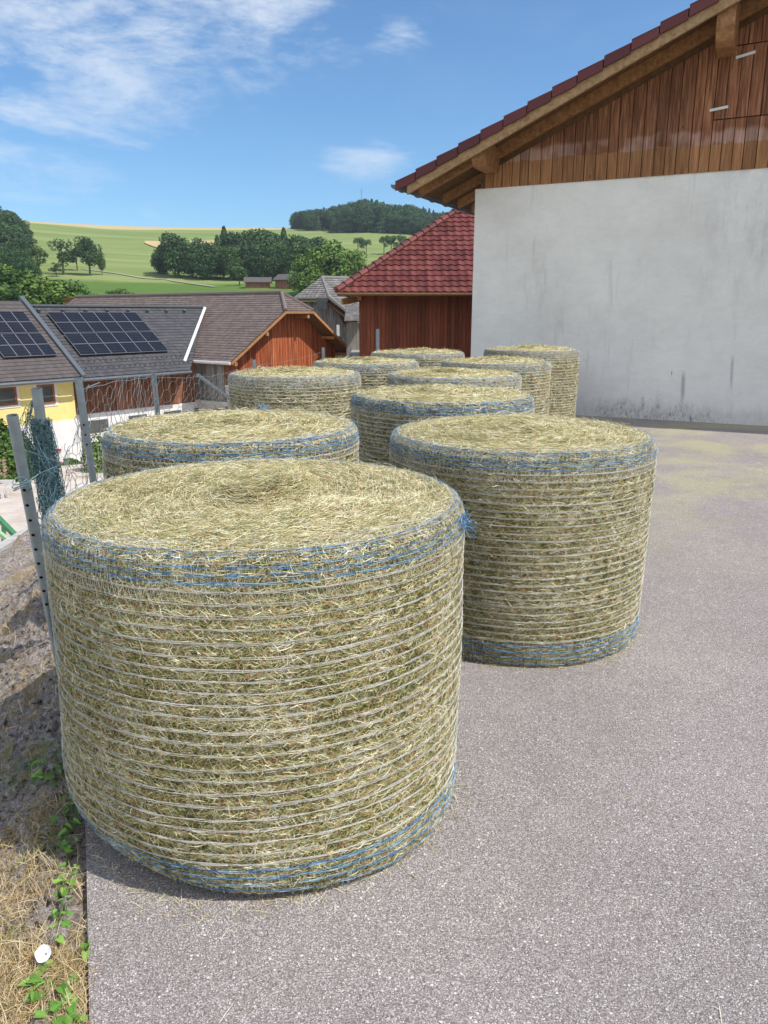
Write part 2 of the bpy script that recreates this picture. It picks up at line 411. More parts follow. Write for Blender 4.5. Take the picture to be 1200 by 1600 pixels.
def plaster_fn(t, b):
    o = t.pos(); z = t.sep(o)[2]
    n = t.noise(o, 1.1, 7, .65); n2 = t.noise(o, 9, 6, .7)
    c = t.ramp(n, ((.3, (.72, .69, .67)), (.5, (.79, .77, .75)), (.7, (.84, .82, .80))))
    st = t.noise(t.scale(o, (4.5, 4.5, .5)), 1.0, 6, .7)
    c = t.mix(t.math('MULTIPLY', t.smooth(st, .56, .76), .38), c, (.30, .30, .31))
    hi = t.math('MULTIPLY', t.smooth(t.sep(o)[0], 4.9, 6.3), t.smooth(z, 1.6, 3.2))
    c = t.mix(t.math('MULTIPLY', t.math('MULTIPLY', hi, t.smooth(t.noise(t.scale(o, (3, 3, .8)), 1.4, 7, .75), .42, .62)), .28), c, (.36, .36, .37))
    tw = t.noise(t.scale(o, (1.2, 1.2, 3.0)), 2.2, 6, .7, dist=1.2)
    c = t.mix(t.math('MULTIPLY', t.smooth(tw, .42, .62), .10), c, (.45, .45, .45))
    fs = t.noise(t.scale(o, (26, 26, 3.2)), 1.0, 4, .7)
    lowz = t.smooth(z, 3.4, .2)
    c = t.mix(t.math('MULTIPLY', t.math('MULTIPLY', t.smooth(fs, .66, .72), lowz), t.smooth(n, .50, .62)), c, (.13, .13, .125))
    spk = t.smooth(t.noise(o, 34, 4, .7), .66, .72)
    c = t.mix(t.math('MULTIPLY', t.math('MULTIPLY', spk, t.smooth(n2, .48, .62)), .55), c, (.2, .2, .2))
    # plinth band and black mould along the foot
    edge = t.math('ADD', z, t.math('MULTIPLY', t.math('SUBTRACT', t.noise(t.scale(o, (3, 3, .9)), 1.8, 9, .8), .5), .75))
    c = t.mix(t.math('MULTIPLY', t.smooth(edge, .40, .12), .32), c, (.42, .41, .40))
    mould = t.math('MULTIPLY', t.smooth(edge, .42, .08), t.smooth(t.noise(t.scale(o, (7, 7, 2.6)), 3.4, 9, .9), .50, .58))
    xx = t.sep(o)[0]
    mould = t.math('MULTIPLY', mould, t.math('ADD', .25, t.math('MULTIPLY', t.smooth(xx, 3.7, 4.3), t.smooth(xx, 6.3, 5.4))))
    c = t.mix(t.math('MULTIPLY', mould, .65), c, (.12, .115, .11))
    # two long run marks
    for x0, w, z0, z1, colr, a in ((5.42, .045, .25, .95, (.30, .25, .25), .6), (6.13, .03, .55, 1.25, (.26, .33, .35), .55)):
        dx = t.math('ABSOLUTE', t.math('SUBTRACT', t.math('ADD', xx, t.math('MULTIPLY', z, .05)), x0))
        mk = t.math('MULTIPLY', t.smooth(dx, w, w * .2), t.math('MULTIPLY', t.smooth(z, z0, z0 + .3), t.smooth(z, z1, z1 - .2)))
        c = t.mix(t.math('MULTIPLY', mk, a), c, colr)
    setc(t, b, c)
    t.l.new(t.bump(t.math('ADD', t.math('MULTIPLY', n2, .6), t.noise(o, 45, 5, .6)), .55, .012), b.inputs['Normal'])
M['plaster'] = material('rough_white_plaster', plaster_fn, .95, .1)
def tile_fn(lo, mid, hi, moss=None):
    def fn(t, b):
        isl = t.island(); n = t.noise(t.obj(), 1.2, 5, .6); f = t.math('ADD', t.math('MULTIPLY', isl, .6), t.math('MULTIPLY', n, .45), clamp=True)
        c = t.ramp(f, ((.15, lo), (.5, mid), (.9, hi)))
        f2 = t.noise(t.obj(), 30, 5, .7)
        c = t.mix(t.math('MULTIPLY', t.smooth(f2, .55, .75), .35), c, moss or tuple(x * .5 for x in lo))
        setc(t, b, c)
    return fn
M['red_tile'] = material('red_concrete_tile', tile_fn((.085, .020, .017), (.135, .032, .026), (.19, .055, .044)), .55, .4)
M['verge_tile'] = material('dark_red_verge_tile', tile_fn((.075, .014, .018), (.105, .02, .024), (.14, .03, .034)), .5, .4)
M['brown_tile'] = material('weathered_brown_tile', tile_fn((.125, .095, .086), (.16, .125, .113), (.205, .165, .15), (.22, .20, .175)), .8, .25)
M['dark_tile'] = material('anthracite_tile', tile_fn((.06, .058, .062), (.078, .075, .080), (.10, .096, .10)), .6, .35)
M['mauve_tile'] = material('faded_brown_tile', tile_fn((.088, .074, .071), (.106, .090, .087), (.128, .11, .106)), .75, .3)
M['grey_tile'] = material('grey_old_tile', tile_fn((.13, .12, .115), (.20, .185, .175), (.27, .255, .24)), .8, .25)
M['zinc'] = m_simple('zinc_sheet', (.30, .32, .33), .45, .5, .5, .12, 5)
M['dark_sheet'] = m_simple('dark_sheet_metal', (.13, .145, .16), .5, .5, .3, .12, 5)
M['pale_sheet'] = m_simple('pale_sheet_metal', (.62, .61, .60), .6, .4, .1, .08, 5)
def solar_fn(t, b):
    o = t.obj(); f = t.noise(o, 1.4, 2)
    setc(t, b, t.ramp(f, ((.3, (.007, .008, .014)), (.7, (.012, .014, .022)))))
M['solar'] = material('solar_glass', solar_fn, .35, .18)
M['alu'] = m_simple('aluminium_frame', (.20, .205, .22), .5, .4, .3, .08)
M['solar_line'] = m_simple('cell_gridline', (.075, .085, .105), .5, .4)
M['yellow'] = m_simple('yellow_render', (.78, .66, .26), .9, .2, 0, .06, 3)
M['white_render'] = m_simple('white_render', (.72, .71, .70), .9, .2, 0, .08, 2)
M['white_trim'] = m_simple('white_trim', (.72, .72, .70), .7, .3, 0, .05)
M['window_wood'] = m_simple('brown_window_wood', (.28, .11, .045), .6, .3, 0, .15)
M['glass'] = m_simple('window_pane_glass', (.075, .085, .085), .15, .6, 0, .3, 2)
M['red_paint'] = m_simple('red_paint', (.42, .03, .025), .5, .4, 0, .15)
M['green_paint'] = m_simple('green_paint', (.06, .22, .10), .5, .4, 0, .15)
M['green_pale'] = m_simple('faded_green_paint', (.36, .50, .30), .6, .4, 0, .15)
M['tyre'] = m_simple('black_rubber', (.02, .02, .02), .8, .3)
M['log'] = m_simple('split_firewood', (.34, .26, .18), .9, .2, 0, .4, 5)
M['bark'] = m_simple('bark', (.11, .085, .06), .95, .1, 0, .3, 8)
def leaf_fn(lo, mid, hi):
    def fn(t, b):
        isl = t.island(); n = t.noise(t.obj(), .35, 4, .6)
        f = t.math('ADD', t.math('MULTIPLY', isl, .65), t.math('MULTIPLY', n, .5), clamp=True)
        setc(t, b, t.ramp(f, ((.15, lo), (.5, mid), (.95, hi))))
    return fn
M['fol_dark'] = material('dark_foliage', leaf_fn((.02, .045, .016), (.044, .092, .028), (.095, .165, .05)), .7, .2)
M['fol_mid'] = material('mid_foliage', leaf_fn((.032, .07, .016), (.062, .125, .028), (.12, .20, .045)), .7, .2)
M['fol_light'] = material('light_foliage', leaf_fn((.055, .10, .018), (.10, .175, .03), (.19, .27, .06)), .7, .2)
def terrain_fn(t, b):
    p = t.pos(); x, y, z = t.sep(p)
    r = t.math('SQRT', t.math('ADD', t.math('MULTIPLY', x, x), t.math('MULTIPLY', y, y)))
    n = t.noise(p, .02, 6, .65); nf = t.noise(p, .25, 6, .7)
    green = t.ramp(t.math('ADD', t.math('MULTIPLY', n, .6), t.math('MULTIPLY', nf, .4)), ((.35, (.085, .155, .028)), (.65, (.135, .215, .045))))
    # mown hill with swath lines following the slope
    sw = t.noise(t.scale(p, (.006, .075, .0), (0, 0, .06)), 1.0, 6, .75, dist=.6)
    mown = t.ramp(sw, ((.36, (.165, .225, .062)), (.5, (.205, .26, .08)), (.64, (.275, .31, .12))))
    bound = t.math('ADD', r, t.math('MULTIPLY', t.math('SUBTRACT', n, .5), 60))
    bound = t.math('ADD', bound, t.math('MULTIPLY', x, .25))
    c = t.mix(t.smooth(bound, 262, 270), green, mown)
    c = t.mix(t.smooth(r, 600, 606), c, (.50, .40, .20))
    # concrete farmyard
    yn = t.noise(p, .5, 7, .7); yard = t.ramp(yn, ((.35, (.47, .39, .33)), (.55, (.62, .55, .49)), (.7, (.70, .64, .58))))
    weed = t.smooth(t.noise(t.scale(p, (.35, 1.3, 1)), 1.0, 6, .7), .58, .66)
    yard = t.mix(t.math('MULTIPLY', weed, .6), yard, (.36, .27, .14))
    c = t.mix(t.smooth(r, 70, 60), c, yard)
    gr = t.smooth(t.noise(p, .3, 5), .45, .55)
    nearm = t.math('MULTIPLY', t.smooth(z, -2.2, -1.3), t.smooth(r, 50, 40))
    c = t.mix(nearm, c, t.mix(gr, (.36, .30, .20), (.17, .2, .05)))
    setc(t, b, c)
    t.l.new(t.bump(nf, .4, .25), b.inputs['Normal'])
M['terrain'] = material('valley_ground', terrain_fn, .95, .1)
M['crop'] = m_simple('ripe_crop', (.52, .38, .19), .95, .1, 0, .12, .05)
M['track'] = m_simple('gravel_track', (.33, .32, .22), .95, .1, 0, .1, .3)

# ------------------------------------------------------------------ terrain
EDGE = [(-1.95, -8.0), (-.25, .25), (-.81, 1.69), (-1.07, 2.36), (-1.50, 3.45), (-2.0, 4.9), (-2.55, 7.6), (-2.75, 10), (-2.72, 13), (-2.5, 16), (-1.75, 21.5), (-.95, 25.2), (-1.6, 27), (-1.7, 42)]
EDGE = [(-.2, -8.0), (-.15, 0.0)] + EDGE[2:]
ey = np.array([p[1] for p in EDGE]); ex = np.array([p[0] for p in EDGE])
def sdist(x, y): return (np.interp(y, ey, ex) - x) * .94       # metres left of the asphalt edge
ZR = [(0, -4.9), (60, -5.2), (80, -6), (110, -5), (150, -1.0), (200, 4.0), (300, 13.6), (450, 35.5), (600, 60.0), (650, 66.0), (720, 67), (900, 50), (1500, 20), (5000, -60)]
zr_x = np.array([a for a, _ in ZR], float); zr_z = np.array([b for _, b in ZR], float)
def zter(x, y):
    x = np.asarray(x, float); y = np.asarray(y, float)
    r = np.hypot(x, y); s = sdist(x, y)
    az = np.degrees(np.arctan2(x, y))
    far = np.interp(r, zr_x, zr_z)
    far = far + np.interp(r, [150, 350, 650, 900], [0, 0, 1, 1]) * 5 * np.exp(-((az + .5) / 4.6) ** 2)
    far = far + np.interp(r, [120, 220, 420, 800], [0, 2, 11, 11]) * np.clip((-az - 23.5) / 5, 0, 1.6)
    far = far + np.interp(r, [80, 400], [0, 1]) * 3.0 * fbm(np.stack([x / 90, y / 90, 0 * x], -1), 3)
    prof = np.interp(s, [-50, -.35, 0, .2, .5, .95, 1.7, 2.6, 2.9, 3.6, 8, 40], [-.25, -.25, -.2, -.24, -.46, -.95, -1.35, -1.62, -2.0, -4.0, -4.75, -4.9])
    k = np.clip((r - 42) / 20, 0, 1); k = np.where((s > 12) | (y > 42), k, np.where(s < 0, 0, k * 1.0))
    k = np.where((y < 42) & (s < 0), np.clip((r - 60) / 60, 0, 1), k)
    k = k * k * (3 - 2 * k)
    return prof * (1 - k) + far * k
azs = np.concatenate([np.arange(-180, -46, 4.0), np.arange(-46, 46, .35), np.arange(46, 180, 4.0)])
rs = np.concatenate([np.arange(0.6, 12, .22), np.geomspace(12, 5000, 210)])
A, RR = np.meshgrid(np.radians(azs), rs)
X, Y = RR * np.sin(A), RR * np.cos(A); Z = zter(X, Y)
V = np.stack([X, Y, Z], -1).reshape(-1, 3); na = len(azs); nr = len(rs)
i, j = np.meshgrid(np.arange(nr - 1), np.arange(na), indexing='ij'); j2 = (j + 1) % na
Q = np.stack([i * na + j, i * na + j2, (i + 1) * na + j2, (i + 1) * na + j], -1).reshape(-1, 4)
tag(fast_mesh('ground', V, Q[:, ::-1], M['terrain'], smooth=True), 'ground of the valley with concrete yard and hillside meadows', kind='structure')
def hit(px, py, dz=0.0, t0=60):
    d = pix_dir(px, py); d = d / d[1]; ts = np.geomspace(t0, 1200, 4000)
    q = np.array([0, 0, CAM_H]) + d * ts[:, None]; g = zter(q[:, 0], q[:, 1]) + dz
    w = np.where(q[:, 2] < g)[0]; k = w[0] if len(w) else len(ts) - 1
    return np.array([q[k, 0], q[k, 1], g[k]])
# field and track drapes
def drape(name, rows, mat, dz, label):
    """rows: list of (left px, right px, py)"""
    vv = []; n = 40
    for l, r_, py in rows:
        a = hit(l, py); b = hit(r_, py)
        for k in range(n + 1):
            q = a + (b - a) * k / n; vv.append((q[0], q[1], float(zter(q[0], q[1])) + dz))
    qs = [(i * (n + 1) + k, i * (n + 1) + k + 1, (i + 1) * (n + 1) + k + 1, (i + 1) * (n + 1) + k) for i in range(len(rows) - 1) for k in range(n)]
    tag(fast_mesh(name, np.array(vv), np.array(qs), mat), label, kind='structure')
drape('field', [(262, 300, 391.5), (246, 330, 388.5), (236, 343, 385), (226, 346, 381), (226, 347, 377.5)], M['crop'], .5, 'ripe tan crop field on the mown hillside')
def ribbon(name, pts, w, mat, dz, label):
    c = [hit(*p) for p in pts]; P_ = []
    for a, b in zip(c[:-1], c[1:]):
        for k in range(12): P_.append(a + (b - a) * k / 12)
    P_.append(c[-1]); P_ = np.array(P_); T = np.gradient(P_, axis=0); T[:, 2] = 0; T /= np.linalg.norm(T, axis=1, keepdims=True)
    S = np.stack([-T[:, 1], T[:, 0], 0 * T[:, 0]], 1)
    L = P_ - S * w / 2; R_ = P_ + S * w / 2
    L[:, 2] = zter(L[:, 0], L[:, 1]) + dz; R_[:, 2] = zter(R_[:, 0], R_[:, 1]) + dz
    n = len(P_); V = np.concatenate([L, R_]); k = np.arange(n - 1)
    tag(fast_mesh(name, V, np.stack([k, k + 1, k + 1 + n, k + n], 1), mat), label, kind='structure')
ribbon('track', [(128, 421), (155, 424), (190, 429), (222, 435), (262, 437.5), (300, 444), (336, 449)], 2.0, M['track'], .25, 'pale farm track across the meadow')

# asphalt yard
mb = MB()
def sub(p, q, n): return [(p[0] + (q[0] - p[0]) * k / n, p[1] + (q[1] - p[1]) * k / n) for k in range(n)]
top = [(x, y) for x, y in EDGE] + [(40, 42), (40, -8)]
mb.hexa([(x, y, -.16) for x, y in reversed(top)], [(x, y, 0) for x, y in reversed(top)])
tag(mb.build('asphalt_yard', M['asphalt']), 'pale speckled asphalt yard', kind='structure')

# crumbling bank left of the asphalt
ss = np.concatenate([np.linspace(0, 1.2, 70), np.linspace(1.25, 3.0, 30)]); ts = np.concatenate([np.arange(.2, 7.5, .02), np.arange(7.5, 15, .06)])
S_, T_ = np.meshgrid(ss, ts); Xb = np.interp(T_, ey, ex) - S_ / .94; Yb = T_ + 0 * S_
pr = np.interp(S_, [0, .04, .15, .38, .55, .95, 1.6, 2.5, 3.0], [-.035, -.03, -.035, -.13, -.26, -.66, -1.02, -1.33, -2.1])
q = np.stack([Xb, Yb, pr], -1)
amp = np.clip(S_ * 2.2, .08, 1) * np.clip((3.05 - S_) * 3, 0, 1)
Zb = pr + amp * (.16 * fbm(q * 2.1, 5) + .05 * fbm(q * 14, 3) + .07 * np.abs(fbm(q * 9, 4)) - .05 * np.abs(fbm(q * 5 + 3, 4)))
V = np.stack([Xb, Yb, Zb], -1).reshape(-1, 3); ns = len(ss)
i, j = np.meshgrid(np.arange(len(ts) - 1), np.arange(ns - 1), indexing='ij')
Q = np.stack([i * ns + j, i * ns + j + 1, (i + 1) * ns + j + 1, (i + 1) * ns + j], -1).reshape(-1, 4)
tag(fast_mesh('bank', V, Q[:, ::-1], M['rock'], smooth=True), 'crumbling stony bank falling away from the asphalt', kind='structure')
def bank_z(x, y):
    s = (np.interp(y, ey, ex) - x) * .94; q = np.stack([x, y, np.interp(s, [0, .04, .15, .38, .55, .95, 1.6, 2.5, 3.0], [-.035, -.03, -.035, -.13, -.26, -.66, -1.02, -1.33, -2.1])], -1)
    a = np.clip(s * 2.2, .08, 1) * np.clip((3.05 - s) * 3, 0, 1)
    return q[..., 2] + a * (.16 * fbm(q * 2.1, 5) + .05 * fbm(q * 14, 3) + .07 * np.abs(fbm(q * 9, 4)) - .05 * np.abs(fbm(q * 5 + 3, 4)))

# ------------------------------------------------------------------ hay bales
def bale_profile(r=.79, h=1.2):
    pr = [(r * .93, 0.0), (r * .965, .010), (r * .975, .05), (r * .982, .12), (r * .99, .35), (r * 1.0, .7), (r * 1.0, 1.0), (r * .998, 1.12), (r * .988, 1.165), (r * .968, 1.19), (r * .93, 1.2)]
    return np.array(pr) * np.array([1, h / 1.2])
def bale_mesh(r, h, n_side, n_top, W, Lr, seed, net_r, zig, rows=27, tuft=1.0, front_sag=0.0, thr=3, pale=0.0):
    rg = np.random.default_rng(seed)
    prof = bale_profile(r, h); seg = np.r_[0, np.cumsum(np.hypot(*np.diff(prof, axis=0).T))]; Ltot = seg[-1]
    def surf(th, l):
        rr = np.interp(l, seg, prof[:, 0]); zz = np.interp(l, seg, prof[:, 1])
        lump = .016 * fbm(np.stack([np.cos(th) * 1.6 + seed, np.sin(th) * 1.6, zz * 1.4], -1), 3)
        low = front_sag * np.clip((.28 - zz) / .28, 0, 1) ** 2 * np.clip(np.cos(th - R(238)), 0, 1) ** 2
        rr = rr + lump * 1.6 - low * .9; zz = zz + low * .75
        return np.stack([rr * np.cos(th), rr * np.sin(th), zz], -1)
    def normal(th, l):
        e = .02; dr = np.interp(l + e, seg, prof[:, 0]) - np.interp(l - e, seg, prof[:, 0]); dz = np.interp(l + e, seg, prof[:, 1]) - np.interp(l - e, seg, prof[:, 1])
        n = np.stack([dz * np.cos(th), dz * np.sin(th), -dr], -1); return n / np.linalg.norm(n, axis=-1, keepdims=True)
    def topz(x, y):
        rr = np.hypot(x, y); a = np.arctan2(y, x)
        z = h - .004 + .018 * (1 - (rr / r) ** 2) + .036 * fbm(np.stack([x * 3 + seed, y * 3, 0 * x], -1), 3) * np.clip((r * .9 - rr) * 5, 0, 1)
        z = z + tuft * (.050 * np.exp(-((rr - .14) / .06) ** 2) * (.55 + .45 * np.sin(a * 1 + 1.2 + seed)) - .06 * np.exp(-(rr / .08) ** 2))
        return z
    # core
    nth, nl = 96, 24; th, l = np.meshgrid(np.linspace(0, 2 * np.pi, nth, endpoint=False), np.linspace(0, Ltot, nl), indexing='ij')
    p = surf(th, l) ; p[..., :2] *= 1 - .012 / r
    nr_ = 14; rad = np.linspace(1, 0.02, nr_)
    ptop = p[:, -1:, :] * rad[None, :, None]; ptop[..., 2] = topz(ptop[..., 0], ptop[..., 1]) - .012
    G = np.concatenate([p, ptop[:, 1:]], 1); ng = G.shape[1]
    i, j = np.meshgrid(np.arange(nth), np.arange(ng - 1), indexing='ij'); i2 = (i + 1) % nth
    core = (G.reshape(-1, 3), np.stack([i * ng + j, i2 * ng + j, i2 * ng + j + 1, i * ng + j + 1], -1).reshape(-1, 4))
    # side strands
    def rand_strands(N, lift, wmul=1.0, wild=1.0):
        th = rg.uniform(0, 2 * np.pi, N); l = rg.uniform(.0, Ltot, N); P_ = surf(th, l); n = normal(th, l)
        row = .006 * (np.cos(2 * np.pi * (P_[:, 2] - .14 * h / 1.2) / ((h - .30) / rows)) * -1)
        P_ = P_ + n * (rg.uniform(-.010, lift, N) + row)[:, None]
        tang = np.stack([-np.sin(th), np.cos(th), 0 * th], -1); up = np.cross(n, tang)
        a = np.where(rg.random(N) < .68, rg.normal(0, .55 * wild, N), rg.uniform(-1.57, 1.57, N))
        d = tang * np.cos(a)[:, None] + up * np.sin(a)[:, None] + n * rg.normal(0, .10, N)[:, None]
        L = rg.uniform(Lr[0], Lr[1], N); w = W * rg.uniform(.5, 1.4, N) * wmul
        b = n * (L ** 2 / (8 * r) + rg.normal(0, .0022, N))[:, None] + up * rg.normal(0, .004, N)[:, None]
        return strands(P_, d, n, L, w, b)
    side = [rand_strands(n_side, .006), rand_strands(n_side // 11, .013, .65, 1.5)]
    # bristly stems standing off the surface
    # top strands
    N = n_top; rr = np.sqrt(rg.random(N)) * r * .955; th = rg.uniform(0, 2 * np.pi, N)
    x, y = rr * np.cos(th), rr * np.sin(th); P_ = np.stack([x, y, topz(x, y) + rg.uniform(-.006, .008, N) - .006 * np.clip(rr / r - .88, 0, 1) * 10], -1)
    n = np.stack([.1 * np.cos(th), .1 * np.sin(th), np.ones(N)], -1); n /= np.linalg.norm(n, axis=1, keepdims=True)
    a = th + np.pi / 2 + np.where(rg.random(N) < .8, rg.normal(0, .42, N), rg.uniform(-1.5, 1.5, N))
    d = np.stack([np.cos(a), np.sin(a), rg.normal(0, .07, N)], -1); L = rg.uniform(Lr[0] * .9, Lr[1] * 1.25, N)
    inward = -np.stack([np.cos(th), np.sin(th), 0 * th], -1) * (L ** 2 / (8 * np.maximum(rr, .12)))[:, None]
    tp = [strands(P_, d, n, L, W * rg.uniform(.5, 1.4, N), -inward * .7 + np.array([0, 0, 1]) * rg.normal(0.001, .004, N)[:, None])]
    # loose raised wisps and centre swirl
    N2 = n_top // 12; rr = np.concatenate([np.abs(rg.normal(.13, .05, N2)), np.sqrt(rg.random(N2 // 2)) * r * .93]); N2 = len(rr); th = rg.uniform(0, 2 * np.pi, N2)
    x, y = rr * np.cos(th), rr * np.sin(th); P_ = np.stack([x, y, topz(x, y) + rg.uniform(.004, .03, N2)], -1)
    a = th + np.pi / 2 + rg.normal(0, .6, N2); d = np.stack([np.cos(a), np.sin(a), rg.normal(.1, .3, N2)], -1); nn = np.tile(np.array([[0, 0, 1.]]), (N2, 1))
    L = rg.uniform(Lr[0], Lr[1] * 1.5, N2)
    tp.append(strands(P_, d, nn, L, W * .8 * np.ones(N2), np.stack([np.cos(th), np.sin(th), 0 * th], -1) * (L * .12)[:, None]))
    sv, sq = cat(side); tv, tq = cat(tp)
    V, Q = cat([core, (sv, sq), (tv, tq)]); mi = np.r_[np.zeros(len(core[1])), np.ones(len(sq)), 2 * np.ones(len(tq))]
    # nets
    def ring(l0, thr_n, spread, rad, breaks=0.0, off=.011):
        out = []; K = 150
        for k in range(thr_n):
            th = np.linspace(0, 2 * np.pi, K + 1); ph = rg.uniform(0, 6.28)
            l = l0 + (k - (thr_n - 1) / 2) * spread + .0045 * fbm(np.stack([np.cos(th) * 7 + ph, np.sin(th) * 7, l0 * 9 + 0 * th], -1), 4) + .006 * np.sin(th + l0 * 5)
            P_ = surf(th, l) + normal(th, l) * (off + .002 * np.sin(th * 23 + ph))[..., None]
            s = np.stack([P_[:-1], P_[1:]], 1)
            if breaks: s = s[rg.random(K) > breaks]
            out.append(s)
        return np.concatenate(out)
    def zigs(l0, l1, n, off=.010, keep=1.0):
        th = np.linspace(0, 2 * np.pi, n + 1) + rg.uniform(0, .2); a = surf(th[:-1], l0 + 0 * th[:-1]) + normal(th[:-1], l0 + 0 * th[:-1]) * off
        tm = (th[:-1] + th[1:]) / 2 + rg.normal(0, .25 * np.pi / n, n); b = surf(tm, l1 + 0 * tm) + normal(tm, l1 + 0 * tm) * off
        a2 = surf(th[1:], l0 + 0 * th[1:]) + normal(th[1:], l0 + 0 * th[1:]) * off
        s = np.concatenate([np.stack([a, b], 1), np.stack([b, a2], 1)])
        return s[rg.random(len(s)) < keep]
    lz = lambda z: np.interp(z * h / 1.2, prof[:, 1], seg)
    z0, z1 = .165, 1.095; rl = [lz(z0 + (z1 - z0) * k / (rows - 1)) + rg.normal(0, .0028) for k in range(rows)]
    W_ = [tubes3(ring(l, thr + 2, rg.uniform(.0012, .0028), net_r, rg.uniform(.04, .3)), net_r * rg.uniform(.6, .8)) for l in rl]
    shoulder = [Ltot - .012, Ltot - .03, Ltot - .05]
    W_.append(tubes3(np.concatenate([ring(l, 2, .006, net_r, .25, .008) for l in shoulder]), net_r * .8))
    if zig:
        for a, b in zip(rl[:-1], rl[1:]): W_.append(tubes3(zigs(a, b, zig, .011, .75), net_r * .42))
        for a, b in ((lz(1.055), lz(1.10)), (lz(1.10), Ltot - .05), (Ltot - .05, Ltot)): W_.append(tubes3(zigs(a, b, zig * 2, .012), net_r * .5))
        W_.append(tubes3(zigs(lz(.02), lz(.15), zig * 2, .012), net_r * .45))
    # net drawn over the rim onto the top
    th = np.linspace(0, 2 * np.pi, 90, endpoint=False); e = surf(th, Ltot + 0 * th); sg = []
    for k in range(90 if zig else 40):
        i0 = rg.integers(90); i1 = (i0 + rg.integers(-7, 8)) % 90; f = rg.uniform(.90, .97)
        b = e[i1] * np.array([f, f, 1]); b[2] = topz(b[0], b[1]) + .01; a = e[i0] + np.array([0, 0, .006]); sg.append((a, b))
    W_.append(tubes3(np.array(sg), net_r * .6))
    B_ = []
    for l, k, br in ((lz(1.184), 3, .45), (lz(1.163), 3, .25), (lz(1.142), 4, .15), (lz(1.118), 3, .10), (lz(.140), 4, .04), (lz(.105), 4, .06), (lz(.070), 3, .1), (lz(.035), 3, .15), (Ltot - .022, 3, .3)):
        if pale and l < Ltot - .03:
            W_.append(tubes3(ring(l + .004, 3, .007, net_r, .2, .0125), net_r * .9)); br = br + .3; k = max(1, int(k * (1 - pale)))
        B_.append(tubes3(ring(l, k, .0038, net_r, br), net_r * 1.05))
    blue = cat(B_); white = cat(W_)
    return (V, Q, mi), white, blue

def make_bale(label, x, y, rz, data, group='round hay bales standing on the asphalt', lean=0.0):
    (V, Q, mi), wh, bl = data
    for a_ in (V, wh[0], bl[0]): a_[:, 1] += lean * a_[:, 2] / 1.2
    t = thing('hay_bale', label, 'hay bale', (x, y, 0), group)
    def mk(nm, v, q, m, mi=None):
        o = fast_mesh(nm, v, q, m, None, False, mi); o.parent = t; return o
    mk('hay', V, Q, [M['hay_core'], M['hay_side'], M['hay_top']], mi)
    mk('net_wrap', wh[0], wh[1], M['net_white']); mk('net_edge', bl[0], bl[1], M['net_blue'])
    t.rotation_euler = (0, 0, rz); return t
def copy_bale(src, label, x, y, rz, sc=1.0, hz=1.0):
    r = src.copy(); COL.objects.link(r); r.location = (x, y, 0); r.rotation_euler = (0, 0, rz); r['label'] = label; r.scale = (sc, sc, hz)
    for ch in src.children:
        c = ch.copy(); COL.objects.link(c); c.parent = r
    return r
b1 = make_bale('largest nearest hay bale with a swirl of loose hay on top, at the lower left', -.490, 2.90, 0, bale_mesh(.797, 1.2, 260000, 90000, .0020, (.014, .055), 1, .0010, 120, rows=23, tuft=1.35, front_sag=.06), lean=.075)
b2 = make_bale('big hay bale on open asphalt right of the nearest bale', .83, 4.66, R(40), bale_mesh(.785, 1.2, 150000, 55000, .0026, (.016, .065), 2, .0012, 110, rows=24, tuft=.5, pale=.0))
b3 = make_bale('hay bale with bold blue strings directly behind the nearest bale, beside the wire fence', -.975, 4.95, R(150), bale_mesh(.805, 1.2, 80000, 42000, .0033, (.02, .075), 3, .0015, 90, rows=24, tuft=.6))
far = bale_mesh(.79, 1.2, 50000, 24000, .0052, (.03, .09), 4, .0021, 60, rows=24, tuft=.5, thr=2, pale=.55)
b4 = make_bale('hay bale directly behind the big right-hand bale, blue strings round its rim', .515, 6.93, R(80), bale_mesh(.805, 1.2, 64000, 32000, .0040, (.022, .085), 5, .0017, 80, rows=27, tuft=.4))
b5 = make_bale('pale hay bale beside the concrete fence post, leftmost of the far bales', -1.08, 9.45, R(10), far)
copy_bale(b5, 'hay bale in the middle between near and far bales, behind the blue-rimmed bale', .835, 9.3, R(70))
copy_bale(b5, 'hay bale in front of the orange barn gable, behind the leftmost far bale', -.27, 11.75, R(140))
copy_bale(b5, 'farthest hay bale, right in front of the dark red house wall', .57, 13.3, R(200), 1.0, 1.05)
copy_bale(b5, 'hay bale overlapping the left half of the bale by the white wall', 1.63, 11.4, R(260), 1.0, 1.02)
copy_bale(b5, 'hay bale standing closest to the white barn wall with loose hay heaped on top', 2.5, 13.3, R(310), 1.0, 1.09)

# torn blue net ends as parts
def torn(parent, px, py, y, n, size, seed):
    rg = np.random.default_rng(seed); c = P(px, py, y); sg = []
    for k in range(n):
        p = c + rg.normal(0, size * .35, 3)
        for q in range(5):
            p2 = p + rg.normal(0, size * .4, 3) + np.array([0, 0, -.004]); sg.append((p, p2)); p = p2
    v, q = tubes3(np.array(sg), .0011)
    o = fast_mesh('net_end', v, q, M['net_blue']); me = o.data
    o.parent = parent; o.matrix_parent_inverse = __import__('mathutils').Matrix.Rotation(-parent.rotation_euler.z, 4, 'Z') @ __import__('mathutils').Matrix.Translation(-parent.location)
torn(b1, 722, 808, 2.78, 34, .030, 1)
torn(b3, 413, 641, 5.72, 30, .05, 2)

